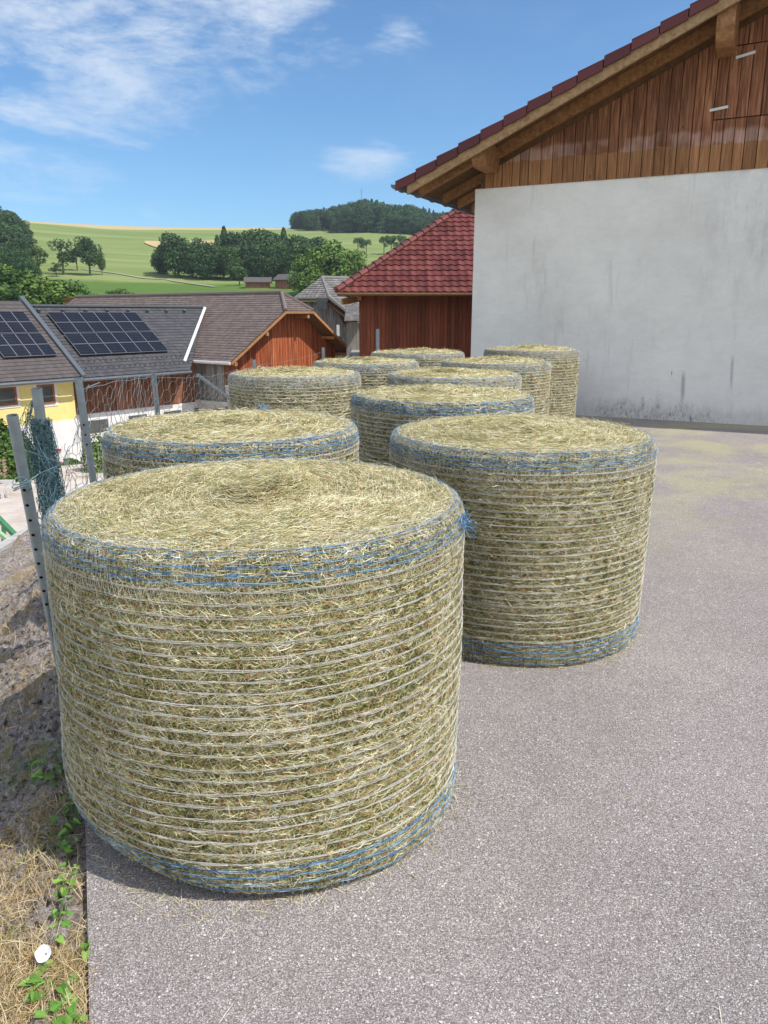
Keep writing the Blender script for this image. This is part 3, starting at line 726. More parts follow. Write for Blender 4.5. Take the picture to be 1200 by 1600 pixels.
# ------------------------------------------------------------------ loose hay on the asphalt
N = 9000
x = rng.uniform(-.6, 8, N); y = rng.uniform(1.5, 15, N); dens = fbm(np.stack([x * .6, y * .6, 0 * x], -1), 3)
keep = (dens > rng.uniform(-.35, .55, N)) & (x > np.interp(y, ey, ex) + .03) & ((y > 5) | (rng.random(N) < .22))
x, y = x[keep], y[keep]; n = len(x)
a = rng.uniform(0, 6.28, n); P_ = np.stack([x, y, np.full(n, .003)], -1); nn = np.tile([[0, 0, 1.]], (n, 1))
v, q = strands(P_, np.stack([np.cos(a), np.sin(a), 0 * a], -1), nn, rng.uniform(.02, .08, n), np.full(n, .0016) * (1 + y * .12), nn * .002, .2)
parts = [(v, q)]
for cx, cy, r_ in ((-.485, 2.90, .785), (.83, 4.66, .79)):      # fallen wisps round the feet of the near bales
    k = 900; th = rng.uniform(0, 6.28, k); rr = r_ * .95 + np.abs(rng.normal(0, .05, k)); a = rng.uniform(0, 6.28, k)
    P_ = np.stack([cx + rr * np.cos(th), cy + rr * np.sin(th), np.full(k, .005)], -1); nn = np.tile([[0, 0, 1.]], (k, 1))
    ok = P_[:, 0] > np.interp(P_[:, 1], ey, ex)
    parts.append(strands(P_[ok], np.stack([np.cos(a), np.sin(a), rng.normal(0, .06, k)], -1)[ok], nn[ok], rng.uniform(.02, .07, k)[ok], np.full(ok.sum(), .0016), nn[ok] * .004, .2))
v, q = cat(parts)
tag(fast_mesh('loose_hay', v, q, M['hay_top']), 'loose wisps of hay scattered on the asphalt', 'hay', kind='stuff')

# ------------------------------------------------------------------ white barn (right)
BO = np.array([3.78, 14.77, 0.0]); BU = unit((.895, -.446, 0)); BN = unit((-.446, -.895, 0)); UP = np.array([0, 0, 1.0])
def bp(u, z, off=0.0): return BO + BU * u + UP * z + BN * off
barn = thing('barn', 'large white plastered barn with brown boarded gable and overhanging red tiled roof', 'barn', bp(0, 0))
SL = .4350; apex_u = 7.2
def rz(u): return 4.245 + SL * (u + 3.35)          # top of the rafters / roof deck
u0, u1 = -2.27, 12.0; depth = 16
mb = MB()
mb.box(bp(u0, -.3, -.25), BU * (u1 - u0), BN * .25, UP * 4.5)                                  # gable wall
mb.box(bp(u0, -.3, -depth), BU * .3, BN * (depth - .25), UP * 4.5)                              # side wall
mb.build('plaster_wall', M['plaster'], barn)
# boards
def rngpoly(poly, ax, v):
    o = []
    for (a, b) in zip(poly, poly[1:] + poly[:1]):
        p, q_ = a[ax], b[ax]
        if (p - v) * (q_ - v) <= 0 and p != q_:
            f = (v - p) / (q_ - p); o.append(a[1 - ax] + (b[1 - ax] - a[1 - ax]) * f)
    return (min(o), max(o)) if len(o) >= 2 else None
def planks(mb, O, U, W, N_, poly, pw, th=.022, gap=.013, jit=.15, seed=1, batten=0):
    """boards running along W, laid out along U, thickness towards N_"""
    rg = random.Random(seed); us = [p[0] for p in poly]; u = min(us); um = max(us)
    O, U, W, N_ = (np.asarray(t, float) for t in (O, U, W, N_))
    while u < um - .01:
        w = pw * (1 + rg.uniform(-jit, jit)); e = min(u + w - gap, um)
        a = rngpoly(poly, 0, u + 1e-4); b = rngpoly(poly, 0, e - 1e-4)
        if a and b and (a[1] - a[0] > .02 or b[1] - b[0] > .02):
            t = th * rg.uniform(.7, 1.2); f = lambda uu, vv, n: O + U * uu + W * vv + N_ * n
            mb.hexa([f(u, a[0], 0), f(e, b[0], 0), f(e, b[1], 0), f(u, a[1], 0)], [f(u, a[0], t), f(e, b[0], t), f(e, b[1], t), f(u, a[1], t)])
        u += w
mb = MB()
gp = [(u0 + .22, 4.2), (8.5, 4.2), (8.5, rz(8.5) - .42), (u0 + .22, rz(u0 + .22) - .42)]
# the hatch: boards right of u=2.08 are split at z 5.02
planks(mb, bp(0, 0, .0), BU, UP, BN, [(u0 + .20, 4.2), (1.86, 4.2), (1.86, rz(1.86) - .34), (u0 + .20, rz(u0 + .20) - .34)], .185, seed=3, jit=.22)
planks(mb, bp(0, 0, .0), BU, UP, BN, [(1.875, 4.2), (8.5, 4.2), (8.5, 4.985), (1.875, 4.985)], .18, seed=4, jit=.1)
planks(mb, bp(0, 0, .012), BU, UP, BN, [(1.875, 5.0), (8.5, 5.0), (8.5, 6.05), (1.875, 6.05)], .18, seed=4, jit=.1)
planks(mb, bp(0, 0, .0), BU, UP, BN, [(2.10, 6.07), (8.5, 6.07), (8.5, rz(8.5) - .34), (2.10, rz(2.10) - .34)], .18, seed=6, jit=.1)
mb.build('gable_cladding', M['gable_boards'], barn)
mb = MB(); mb.box(bp(u0 + .1, 4.2, -.1), BU * 10.5, BN * .06, UP * 1.0)
mb.hexa([bp(u0 + .1, 4.2, -.12), bp(8.5, 4.2, -.12), bp(8.5, rz(8.5) - .2, -.12), bp(u0 + .1, rz(u0 + .1) - .2, -.12)], [bp(u0 + .1, 4.2, -.04), bp(8.5, 4.2, -.04), bp(8.5, rz(8.5) - .2, -.04), bp(u0 + .1, rz(u0 + .1) - .2, -.04)])
mb = MB(); mb.hexa([bp(u0 + .1, 4.19, -.12), bp(8.5, 4.19, -.12), bp(8.5, rz(8.5) - .2, -.12), bp(u0 + .1, rz(u0 + .1) - .2, -.12)], [bp(u0 + .1, 4.19, -.04), bp(8.5, 4.19, -.04), bp(8.5, rz(8.5) - .2, -.04), bp(u0 + .1, rz(u0 + .1) - .2, -.04)])
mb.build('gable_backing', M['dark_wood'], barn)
OV = .9; sd = unit(BU + UP * SL); sn = unit(np.cross(sd, BN)); sn = sn if sn[2] > 0 else -sn
def slab(mb, ua, ub, n0, n1, top, thk, mi=0):
    """sloped slab along the rake between u a,b and offsets n0,n1; top measured from rz"""
    a = [bp(ua, rz(ua) + top, n0), bp(ub, rz(ub) + top, n0), bp(ub, rz(ub) + top, n1), bp(ua, rz(ua) + top, n1)]
    b = [p - UP * thk for p in a]; mb.hexa(b, a, mi)
mb = MB(); k = 0
n0 = -depth
nb = 0
off = OV - .06
while off > -6:                                      # soffit boarding laid across the rafters
    nb += 1; slab(mb, -3.42, 8.9, off - .145, off, .0, .022); off -= .155
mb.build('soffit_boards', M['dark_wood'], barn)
mb = MB(); slab(mb, -3.3, 9.0, -depth, -6.2, 0, .05); 
# far roof slope
ap = rz(9.0)
mb.hexa([bp(8.7, ap - .30, -depth), bp(19, ap - 4.6, -depth), bp(19, ap - 4.6, OV), bp(8.7, ap - .30, OV)], [bp(8.7, ap + .02, -depth), bp(19, ap - 4.3, -depth), bp(19, ap - 4.3, OV), bp(8.7, ap + .02, OV)])
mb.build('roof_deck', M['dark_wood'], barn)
mb = MB(); slab(mb, -3.30, 9.0, OV - .06, OV - .005, -.02, .19)
mb.build('barge_board', M['barge'], barn, bevel=.006)
mb = MB(); slab(mb, u0 + .15, 9.0, .03, .15, -.024, .21)
mb.build('wall_rafter', M['beam'], barn, bevel=.006)
mb = MB()
for o_ in (-.75, -1.6, -2.45): slab(mb, -3.25, u0 + .0, o_ - .12, o_, -.024, .17)
slab(mb, -3.28, u0 + .1, .28, .41, -.024, .165)
mb.build('rafter', M['beam'], barn, bevel=.005)
def purlin(uc, ztop, hh):
    mb = MB(); w = .27; pr = [(OV - .10, ztop), (OV - .12, ztop - hh * .62), (OV - .22, ztop - hh * .9), (OV - .34, ztop - hh), (-.6, ztop - hh), (-.6, ztop)]
    sh = SL * w / 2
    A_ = [bp(uc - w / 2, z - (sh if z == ztop else 0), n) for n, z in pr]; B_ = [bp(uc + w / 2, z + (sh if z == ztop else 0), n) for n, z in pr]
    mb.hexa(A_, B_); mb.build('purlin', M['beam'], barn, bevel=.012)
purlin(u0 + .32, rz(u0 + .32) - .03, .36)
purlin(1.98, rz(1.98) - .03, .62)
for uu, zz, t_ in ((1.80, 5.12, .03), (2.12, 5.86, .05)):
    mb = MB(); c = bp(uu, zz, .035); mb.box(c, BU * .28 + UP * t_, BN * .008, UP * .042); mb.build('tin_strap', M['pale_sheet'], barn)
# verge tiles and field tiles
mb = MB(); L = .415; k = 0; u = -3.52
while u < 8.9:
    e = u + L; lift = .045
    a = [bp(u, rz(u) + .085 + lift, OV - .24), bp(e, rz(e) + .085, OV - .24), bp(e, rz(e) + .085, OV + .045), bp(u, rz(u) + .085 + lift, OV + .045)]
    mb.hexa([p - UP * .03 for p in a], a)
    b = [bp(u, rz(u) - .06 + lift * .4, OV + .008), bp(e - .012, rz(e) - .075, OV + .008), bp(e - .012, rz(e) + .06, OV + .008), bp(u, rz(u) + .10 + lift * .4, OV + .008)]
    mb.hexa(b, [p + BN * .035 for p in b]); u = e
mb.build('verge_tiles', M['verge_tile'], barn, bevel=.006)

def tiled(mb, O, U, Vd, N_, poly, rh, tw, amp=.03, step=.035, nw=4, gapv=0.0):
    O, U, Vd, N_ = (np.asarray(t, float) for t in (O, U, Vd, N_)); vs = [p[1] for p in poly]; v = min(vs); vm = max(vs); r_ = 0
    while v < vm - .02:
        ve = min(v + rh, vm); a = rngpoly(poly, 1, v + 1e-3); b = rngpoly(poly, 1, ve - 1e-3)
        if a and b:
            lo = min(a[0], b[0]); hi = max(a[1], b[1]); u = math.floor(lo / tw) * tw
            while u < hi:
                us = [u + tw * k / nw for k in range(nw + 1)]
                la = [min(max(x_, a[0]), a[1]) for x_ in us]; lb = [min(max(x_, b[0]), b[1]) for x_ in us]
                if la[-1] - la[0] > .01 or lb[-1] - lb[0] > .01:
                    h = [amp * (.5 + .5 * math.cos(2 * math.pi * k / nw)) for k in range(nw + 1)]
                    k0 = len(mb.v); n = nw + 1
                    jz = random.uniform(-.004, .004)
                    for k in range(n): mb.v.append(tuple(O + U * la[k] + Vd * v + N_ * (h[k] - .015)))
                    for k in range(n): mb.v.append(tuple(O + U * la[k] + Vd * v + N_ * (step + h[k] + jz)))
                    for k in range(n): mb.v.append(tuple(O + U * lb[k] + Vd * (ve + .01) + N_ * (h[k] * .9 + .002)))
                    for k in range(nw):
                        mb.f.append((k0 + k, k0 + k + 1, k0 + n + k + 1, k0 + n + k)); mb.mi.append(0)
                        mb.f.append((k0 + n + k, k0 + n + k + 1, k0 + 2 * n + k + 1, k0 + 2 * n + k)); mb.mi.append(0)
                u += tw
        v = ve; r_ += 1
mb = MB(); ln = math.hypot(1, SL)
tiled(mb, bp(-3.5, rz(-3.5) + .06, OV - .22), -BN, sd, sn, [(0, 0), (depth, 0), (depth, 12.4 * ln), (0, 12.4 * ln)], .415, .30, nw=2)
mb.build('roof_tiles', M['verge_tile'], barn)
# gutter
mb = MB(); pts = []
ga = bp(-3.53, rz(-3.60) + .11, OV + .02); gb = bp(-3.53, rz(-3.60) + .09, -depth)
prof = [(-math.cos(t) * .095, -math.sin(t) * .085) for t in np.linspace(0, math.pi, 9)]
for a, b in ((ga, gb),):
    for (x0, z0), (x1, z1) in zip(prof[:-1], prof[1:]):
        mb.hexa([a + BU * x0 + UP * z0, a + BU * x1 + UP * z1, b + BU * x1 + UP * z1, b + BU * x0 + UP * z0], [a + BU * x0 * .95 + UP * z0 * .95, a + BU * x1 * .95 + UP * z1 * .95, b + BU * x1 * .95 + UP * z1 * .95, b + BU * x0 * .95 + UP * z0 * .95])
mb.poly([ga + BU * x_ + UP * z_ for x_, z_ in prof]); mb.tube([ga - BU * .078, gb - BU * .078], .010)
for o_ in np.arange(.6, -8, -.75):
    c = bp(-3.53, rz(-3.6) + .105, o_)
    for (x0, z0), (x1, z1) in zip(prof[:-1], prof[1:]): mb.beam(c + BU * x0 * 1.06 + UP * z0 * 1.06, c + BU * x1 * 1.06 + UP * z1 * 1.06, .03, .006, up=BN)
mb.build('gutter', M['dark_sheet'], barn, smooth=False)

# ------------------------------------------------------------------ red tiled house behind the bales
def poly2(O, U, Vd, pts): return [((np.asarray(p) - O) @ U, (np.asarray(p) - O) @ Vd) for p in pts]
house = thing('red_roofed_house', 'dark red boarded house under a red tiled hip roof, beside the white barn', 'house', (2, 30, 0))
ZE = 2.55; ec = np.array([-1.53, 26.0, ZE]); pit = R(35)
HU = unit((1, -.012, 0)); HV = unit((0.012 * math.cos(pit), math.cos(pit), math.sin(pit))); HN = np.cross(HU, HV)
mb = MB(); hh = 7.0
tiled(mb, ec, HU, HV, HN, [(0, 0), (14, 0), (14, hh), (hh * math.cos(pit), hh)], .315, .27, amp=.035, step=.04, nw=5)
# left hip face
LU = np.array([0, -1.0, 0]); LV = unit((math.cos(pit), 0, math.sin(pit))); LN = np.cross(LU, LV); c2 = ec + np.array([0, 12.0, 0])
tiled(mb, c2, LU, LV, LN, [(0, 0), (12, 0), (12 - hh * math.cos(pit), hh), (0, hh)], .315, .27, amp=.035, step=.04, nw=3)
mb.build('roof', M['red_tile'], house)
mb = MB(); hd = unit((1, 1, math.tan(pit))); k = 0; p = ec + np.array([-.02, 0, .05])
while k < 24:
    a = p + hd * .38 * k; b = a + hd * .42; mb.tube([a + UP * .035, b + UP * .01], [.125, .10], 8); k += 1
mb.build('hip_tiles', M['red_tile'], house)
mb = MB(); f = ec + np.array([0, .02, -.06]); mb.hexa([f + np.array(q) for q in ((0.05, 0, -.03), (14, -.17, -.03), (14, 7, 4.85), (5.9, 7, 4.1))], [f + np.array(q) for q in ((0.05, 0, .03), (14, -.17, .03), (14, 7, 4.9), (5.9, 7, 4.16))])
mb.build('eave_boards', M['dark_wood'], house)
mb = MB(); mb.tube([ec + np.array([.0, -.10, -.05]), ec + HU * 14 + np.array([0, -.10, -.07])], .055, 8)
mb.build('gutter', M['dark_wood'], house)
mb = MB(); wy = 26.75
xw = (562 - 600) / 1240 * 26.75
planks(mb, (xw, wy, 0), (1, -.012, 0), (0, 0, 1), (0, -1, 0), [(0, -.2), (13, -.2), (13, 2.62), (0, 2.62)], .125, th=.02, gap=.012, seed=8, jit=.05)
planks(mb, (xw, wy + 10, 0), (0, -1, 0), (0, 0, 1), (-1, 0, 0), [(0, -.2), (10, -.2), (10, 2.62), (0, 2.62)], .125, th=.02, gap=.012, seed=9, jit=.05)
mb.build('wall_boards', M['red_house_boards'], house)
mb = MB(); mb.box((xw + .005, wy + .01, -.3), (13, -.15, 0), (0, 10, 0), (0, 0, 2.9)); mb.build('wall', M['dark_wood'], house)
mb = MB(); mb.beam((-1.42, 27.0, 2.28), (-.2, 27.6, 2.5), .16, .2); mb.beam((xw, wy - .55, 2.42), (xw, wy + .1, 2.42), .14, .18); mb.build('rafter_end', M['beam'], house)

# ------------------------------------------------------------------ valley farm buildings
e1 = unit((.585, .811, 0)); e2 = unit((-.811, .585, 0))      # along the eaves / up the slope, seen from above
# dark roof: plane through eave left end
Ea = P(125, 591, 35.5); Er = P(297, 578, 40.6); Er[2] = Ea[2]; e1 = unit(Er - Ea); e2 = np.array([-e1[1], e1[0], 0])
Ra = P(55, 478, 38.5)
run = (Ra - Ea) @ e2; rise = Ra[2] - Ea[2]
dV = unit(e2 * run + UP * rise); dN = np.cross(e1, dV); dN = dN if dN[2] > 0 else -dN
def dpl(px, py, off=0.0): return onplane(px, py, Ea + dN * off, dN)
barnD = thing('stable_building', 'long stable with anthracite roof carrying solar panels and boards over a white base', 'farm building', (-12, 38, -5))
pD = [dpl(125, 591), dpl(297, 578), dpl(320, 481), dpl(55, 478)]
pl2 = poly2(Ea, e1, dV, pD); pl2[0] = (pl2[0][0], 0); pl2[1] = (pl2[1][0], 0); top_v = (pl2[2][1] + pl2[3][1]) / 2; pl2[2] = (pl2[2][0], top_v); pl2[3] = (-.0, top_v)
pl2[3] = (pl2[0][0] - .1, top_v)
mb = MB(); tiled(mb, Ea, e1, dV, dN, pl2, .235, .21, amp=.014, step=.028, nw=2)
mb.build('roof', M['dark_tile'], barnD)
def pt(o, u, v, n=0.0): return o + e1 * u + dV * v + dN * n
mb = MB(); q4 = [pt(Ea, a, b, -.03) for a, b in pl2]; mb.hexa([p - dN * .14 for p in q4], q4)
mb.beam(pt(Ea, pl2[3][0], top_v, .06), pt(Ea, pl2[2][0], top_v, .06), .22, .10)
bk = [pt(Ea, pl2[3][0], top_v, 0), pt(Ea, pl2[2][0], top_v, 0)]
mb.hexa([bk[0], bk[1], bk[1] + e2 * 5 - UP * 4, bk[0] + e2 * 5 - UP * 4], [p + UP * .06 for p in (bk[0], bk[1], bk[1] + e2 * 5 - UP * 4, bk[0] + e2 * 5 - UP * 4)])
mb.build('ridge_and_deck', M['dark_sheet'], barnD)
mb = MB(); mb.tube([pt(Ea, pl2[0][0], -.10, -.03), pt(Ea, pl2[1][0] + .0, -.10, -.03)], .08, 8); mb.build('gutter', M['dark_sheet'], barnD)
wl = Ea + e2 * 1.35
zbd = float(onplane(215, 637, wl, e2)[2] - wl[2])
mb = MB(); planks(mb, wl, e1, UP, -e2, [(-.3, zbd), (8.9, zbd), (8.9, .9), (-.3, .9)], .17, seed=11, jit=.2); mb.build('wall_boards', M['brown_boards'], barnD)
mb = MB(); zb = -5.6 - wl[2]
mb.box(wl + e2 * .02 + UP * zbd - e1 * .3, e1 * 9.2, e2 * .2, UP * (.9 - zbd)); mb.build('wall_backing', M['dark_wood'], barnD)
mb = MB(); mb.box(wl - e2 * .06 + UP * zb - e1 * .3, e1 * 9.2, e2 * .25, UP * (zbd - .03 - zb)); mb.build('masonry_base', M['white_render'], barnD)
for uu in (.9, 3.2, 5.4, 7.4):
    mb = MB(); mb.box(wl - e2 * .10 + e1 * uu + UP * (zbd - 1.05), e1 * 1.25, e2 * .05, UP * .75); w_ = mb.build('window', M['white_trim'], barnD)
    mb = MB(); mb.box(wl - e2 * .12 + e1 * (uu + .07) + UP * (zbd - .98), e1 * 1.11, e2 * .025, UP * .62); mb.build('pane', M['glass'], w_)
def panels(parent, O, corners, nu, nv, lift=0.0):
    """corners: tl, tr, br, bl photo positions on the roof plane"""
    c = [poly2(O, e1, dV, [dpl(*p, lift)])[0] for p in corners]; O = O + dN * lift
    u0_ = (c[0][0] + c[3][0]) / 2; u1_ = (c[1][0] + c[2][0]) / 2; v1_ = (c[0][1] + c[1][1]) / 2; v0_ = (c[2][1] + c[3][1]) / 2
    du = (u1_ - u0_) / nu; dv = (v1_ - v0_) / nv
    for a in range(nu):
        for b in range(nv):
            mb = MB(); U0 = u0_ + du * a; V0 = v0_ + dv * b + (.05 if b >= nv / 2 else 0)
            fr = .022; w_, h_ = du - .012, dv - .012 - (.05 if b == nv - 1 else 0) * 0
            mb.box(pt(O, U0, V0, .13), e1 * w_, dV * h_, dN * .035, 0)
            mb.box(pt(O, U0 + fr, V0 + fr, .16), e1 * (w_ - 2 * fr), dV * (h_ - 2 * fr), dN * .008, 1)
            for k in range(1, 6): mb.box(pt(O, U0 + fr + (w_ - 2 * fr) * k / 6 - .004, V0 + fr, .1685), e1 * .008, dV * (h_ - 2 * fr), dN * .001, 2)
            for k in range(1, 4): mb.box(pt(O, U0 + fr, V0 + fr + (h_ - 2 * fr) * k / 4 - .004, .1698), e1 * (w_ - 2 * fr), dV * .008, dN * .001, 2)
            mb.build('solar_panel', [M['alu'], M['solar'], M['solar_line']], parent)
    return u0_, u1_, v0_, v1_
panels(barnD, Ea, [(77, 492.5), (218, 492.5), (257, 553), (119, 558)], 6, 4)
for row, vv in enumerate((.55, 1.05)):
    for k in range(26):
        mb = MB(); mb.beam(pt(Ea, .3 + k * .3 + .15 * row, vv, .03), pt(Ea, .3 + k * .3 + .15 * row, vv + .02, .13), .05, .03); mb.build('snow_guard', M['dark_sheet'], barnD)
for k in range(8):
    mb = MB(); mb.beam(pt(Ea, .5 + k * 1.25, top_v - .5, .02), pt(Ea, .5 + k * 1.25, top_v - .48, .2), .14, .12); mb.build('vent_tile', M['dark_sheet'], barnD)

# yellow house, left, same orientation
yh = thing('yellow_house', 'yellow farmhouse with faded brown roof and solar panels at the left edge', 'house', (-17, 32, -5))
Oy = Ea + dN * .22
yl = -9.5; yr = poly2(Ea, e1, dV, [dpl(113, 580)])[0][0]
pY = [(yl, -.15), (yr, -.15), (yr, top_v - .02), (yl, top_v - .02)]
mb = MB(); tiled(mb, Oy, e1, dV, dN, pY, .235, .21, amp=.014, step=.028, nw=2); mb.build('roof', M['mauve_tile'], yh)
mb = MB(); q4 = [pt(Oy, a, b, -.03) for a, b in pY]; mb.hexa([p - dN * .15 for p in q4], q4)
bk = [pt(Oy, yl, top_v, 0), pt(Oy, yr, top_v, 0)]; mb.hexa([bk[0], bk[1], bk[1] + e2 * 5 - UP * 4, bk[0] + e2 * 5 - UP * 4], [p + UP * .06 for p in (bk[0], bk[1], bk[1] + e2 * 5 - UP * 4, bk[0] + e2 * 5 - UP * 4)])
mb.build('roof_deck', M['dark_sheet'], yh)
mb = MB(); mb.box(pt(Oy, yr - .02, -.2, -.1), e1 * .22, dV * (top_v + .5), dN * .24); mb.build('verge_flashing', M['dark_sheet'], yh)
mb = MB(); mb.tube([pt(Oy, yl, -.26, -.03), pt(Oy, yr, -.26, -.03)], .08, 8); mb.tube([pt(Oy, yr + .05, -.26, -.05), pt(Oy, yr + .05, -.26, -.05) + e2 * .5 - UP * .5, pt(Oy, yr + .05, -.26, -.05) + e2 * .5 - UP * 4.2], .05, 6)
mb.build('gutter', M['dark_sheet'], yh)
wy0 = Oy + e2 * .50; wy0[2] = Ea[2]
plinth = float(onplane(95, 657, wy0, e2)[2])
mb = MB(); mb.box(wy0 + e1 * yl + UP * (plinth - Ea[2]), e1 * (yr - yl - .05), e2 * 4.5, UP * (Ea[2] + .30 - plinth)); mb.build('yellow_wall', M['yellow'], yh)
mb = MB(); mb.box(wy0 + e1 * yl - e2 * .03 + UP * (-5.4 - Ea[2]), e1 * (yr - yl - .02), e2 * 4.5, UP * (plinth + 5.4 - .003)); mb.build('white_plinth', M['white_render'], yh)
mb = MB(); mb.box(wy0 + e1 * yl - e2 * .36 - UP * .15, e1 * (yr - yl), e2 * .40, UP * .28); mb.build('eave_cornice', M['white_trim'], yh)
def win(parent, cx, cy, w, h):
    c = onplane(cx, cy, wy0 - e2 * .03, e2)
    mb = MB(); mb.box(c - e1 * (w / 2 + .14) - UP * (h / 2 + .12), e1 * (w + .28), e2 * .02, UP * (h + .24)); f_ = mb.build('window', M['white_trim'], parent)
    mb = MB(); 
    for a, b, ww, hh in ((-w / 2, -h / 2, .10, h), (w / 2 - .10, -h / 2, .10, h), (-w / 2 + .1, -h / 2, w - .2, .10), (-w / 2 + .1, h / 2 - .08, w - .2, .08)):
        mb.box(c + e1 * a + UP * b - e2 * .04, e1 * ww, e2 * .036, UP * hh)
    mb.build('frame', M['window_wood'], f_)
    mb = MB(); mb.box(c - e1 * (w / 2 - .1) - UP * (h / 2 - .1) - e2 * .015, e1 * (w - .2), e2 * .01, UP * (h - .18)); mb.build('pane', M['glass'], f_)
win(yh, 72, 616, .80, .86); win(yh, 9, 619, .95, .80)
panels(yh, Ea, [(-40, 492), (43, 491), (82, 559), (-3, 563)], 4, 4, .22)

# brown-roofed barn B with the orange gable
barnB = thing('gabled_barn', 'barn with weathered brown half-hipped roof and sunlit orange-red board gable', 'barn', (-6, 42, -5))
F0 = P(361, 566.5, 40.0); R0 = P(440, 458, 45.7)
runB = (R0 - F0) @ e1; riseB = R0[2] - F0[2]
bV = unit(e1 * runB + UP * riseB); bN = np.cross(e2, bV); bN = bN if bN[2] > 0 else -bN
def bpl(px, py): return onplane(px, py, F0, bN)
ptsB = [F0, bpl(287, 563), bpl(290, 500), bpl(120, 464), R0, bpl(436, 486)]
ub = [((p - F0) @ e2, (p - F0) @ bV) for p in ptsB]
vr = ub[4][1]
polyB = [(0, 0), (ub[1][0], 0), (ub[1][0] + 1.0, vr * .3), (ub[3][0], vr), (ub[4][0], vr), (.0, ub[5][1])]
# left verge of this roof meets the dark roof
mb = MB(); V1 = bpl(320, 481); V2 = bpl(287, 563); v1 = ((V1 - F0) @ e2, (V1 - F0) @ bV); v2 = ((V2 - F0) @ e2, (V2 - F0) @ bV)
hv = ub[5][1]; vl = v1[1]
tiled(mb, F0, e2, bV, bN, [(0, 0), (v2[0], 0), (v1[0], vl), (ub[3][0], vl + .02), (ub[3][0], vr), (ub[4][0], vr), (0, hv)], .235, .21, amp=.02, step=.03, nw=2)
# right slope + hip
gpn = e2; GP = F0                                # gable plane through the left foot, normal e2
rf = onplane(551, 550, GP, gpn); hl = F0 + bV * hv; hr = onplane(489, 485, GP, gpn); hr[2] = hl[2]
rV = R0 + e2 * 0
rgt = [rf, hr, R0, R0 + e2 * ub[3][0], rf + e2 * ub[3][0]]
hipn = np.cross(hr - hl, R0 - hl)
hU = unit(hr - hl); hV = unit((R0 - hl) - hU * ((R0 - hl) @ hU)); hN = np.cross(hU, hV)
pp = poly2(hl, hU, hV, [hl, hr, R0]); tiled(mb, hl, hU, hV, hN if hN[2] > 0 else -hN, pp, .235, .21, amp=.02, step=.03, nw=2)
mb.build('roof', M['brown_tile'], barnB)
mb = MB(); ridge_far = R0 + e2 * (ub[3][0] - ub[4][0])
rdir = unit(rf - hr)
mb.hexa([p - UP * .16 for p in rgt], rgt)
lf = [F0 + e2 * v2[0], F0, hl, R0, ridge_far, F0 + e2 * ub[3][0] + bV * vl, F0 + e2 * v1[0] + bV * vl]; lf = [p - bN * .04 for p in lf]; mb.hexa([p - bN * .14 for p in lf], lf)
hp = [hl, hr, R0]; mb.hexa([p - UP * .18 for p in hp], [p - UP * .05 for p in hp])
mb.build('roof_deck', M['dark_wood'], barnB)
mb = MB(); mb.tube([R0 + UP * .03, ridge_far + UP * .03], .13, 8); mb.tube([R0 + UP * .03, hl + UP * .04], .11, 8); mb.tube([R0 + UP * .03, hr + UP * .04], .11, 8)
mb.build('ridge_tiles', M['brown_tile'], barnB)
mb = MB()
for a, b in ((F0, hl), (hl, hr), (hr, rf)): mb.beam(a - UP * .07 - e2 * .03, b - UP * .07 - e2 * .03, .05, .13)
mb.build('barge_board', M['beam'], barnB)
for c in [hr + (rf - hr) * a for a in (.5, .93)] + [hl + (F0 - hl) * a for a in (.35, .92)] + [hr - e1 * .4]:
    mb = MB(); mb.beam(c - UP * .30 - e2 * .02, c - UP * .30 + e2 * 1.3, .18, .18); mb.build('purlin', M['beam'], barnB)
def over(p):
    zb_ = F0[2] - ((p[:2] - F0[:2]) @ bN[:2]) / bN[2]; zd_ = Ea[2] - ((p[:2] - Ea[:2]) @ dN[:2]) / dN[2]
    return np.array([p[0], p[1], max(zb_, zd_) + .16])
mb = MB(); mb.beam(dpl(288, 565, .10), dpl(320, 481, .10), .15, .12, up=dN); mb.build('verge_strip', M['pale_sheet'], barnB)
mb = MB(); mb.tube([F0 - bV * .08, F0 + e2 * v2[0] - bV * .08], .08, 8); mb.build('gutter', M['pale_sheet'], barnB)
# gable wall, set back under the verge
G0 = F0 + e2 * .95
gu = lambda p: ((p - F0) @ e1, p[2] - F0[2])
a_, b_, c_, d_ = gu(F0), gu(hl), gu(hr), gu(rf)
gpoly = [(.55, -5.2), (d_[0] - .55, -5.2), (d_[0] - .55, d_[1] + .15), (c_[0], c_[1] - .12), (b_[0], b_[1] - .12), (.55, .30)]
mb = MB(); planks(mb, G0, e1, UP, -e2, gpoly, .19, th=.03, gap=.018, seed=21, jit=.2); mb.build('gable_boards', M['red_boards'], barnB)
mb = MB(); mb.hexa([G0 + e1 * a + UP * b + e2 * .25 for a, b in gpoly], [G0 + e1 * a + UP * b + e2 * .005 for a, b in gpoly]); mb.build('gable_backing', M['dark_wood'], barnB)
sw = F0 + e1 * .6
mb = MB(); planks(mb, sw + e2 * 1.0, e2, UP, -e1, [(0, -2.1), (4.4, -2.1), (4.4, .35), (0, .35)], .2, seed=22, jit=.2); mb.build('side_boards', M['grey_boards'], barnB)
mb = MB(); mb.box(sw + e2 * .97 + e1 * .01 - UP * 2.1, e2 * 4.4, e1 * .2, UP * 2.4); mb.build('side_backing', M['dark_wood'], barnB)
mb = MB(); mb.box(sw + e2 * .95 - e1 * .05 - UP * 5.2, e2 * 4.4, e1 * .3, UP * 3.08); mb.box(sw + e2 * .9 - e1 * .16 - UP * 2.35, e2 * 3.6, e1 * .10, UP * .2)
mb.build('masonry_base', M['concrete'], barnB)
mb = MB(); mb.box(sw + e2 * 1.3 - e1 * .075 - UP * 3.3, e2 * .85, e1 * .02, UP * .75); mb.build('window', M['glass'], barnB)

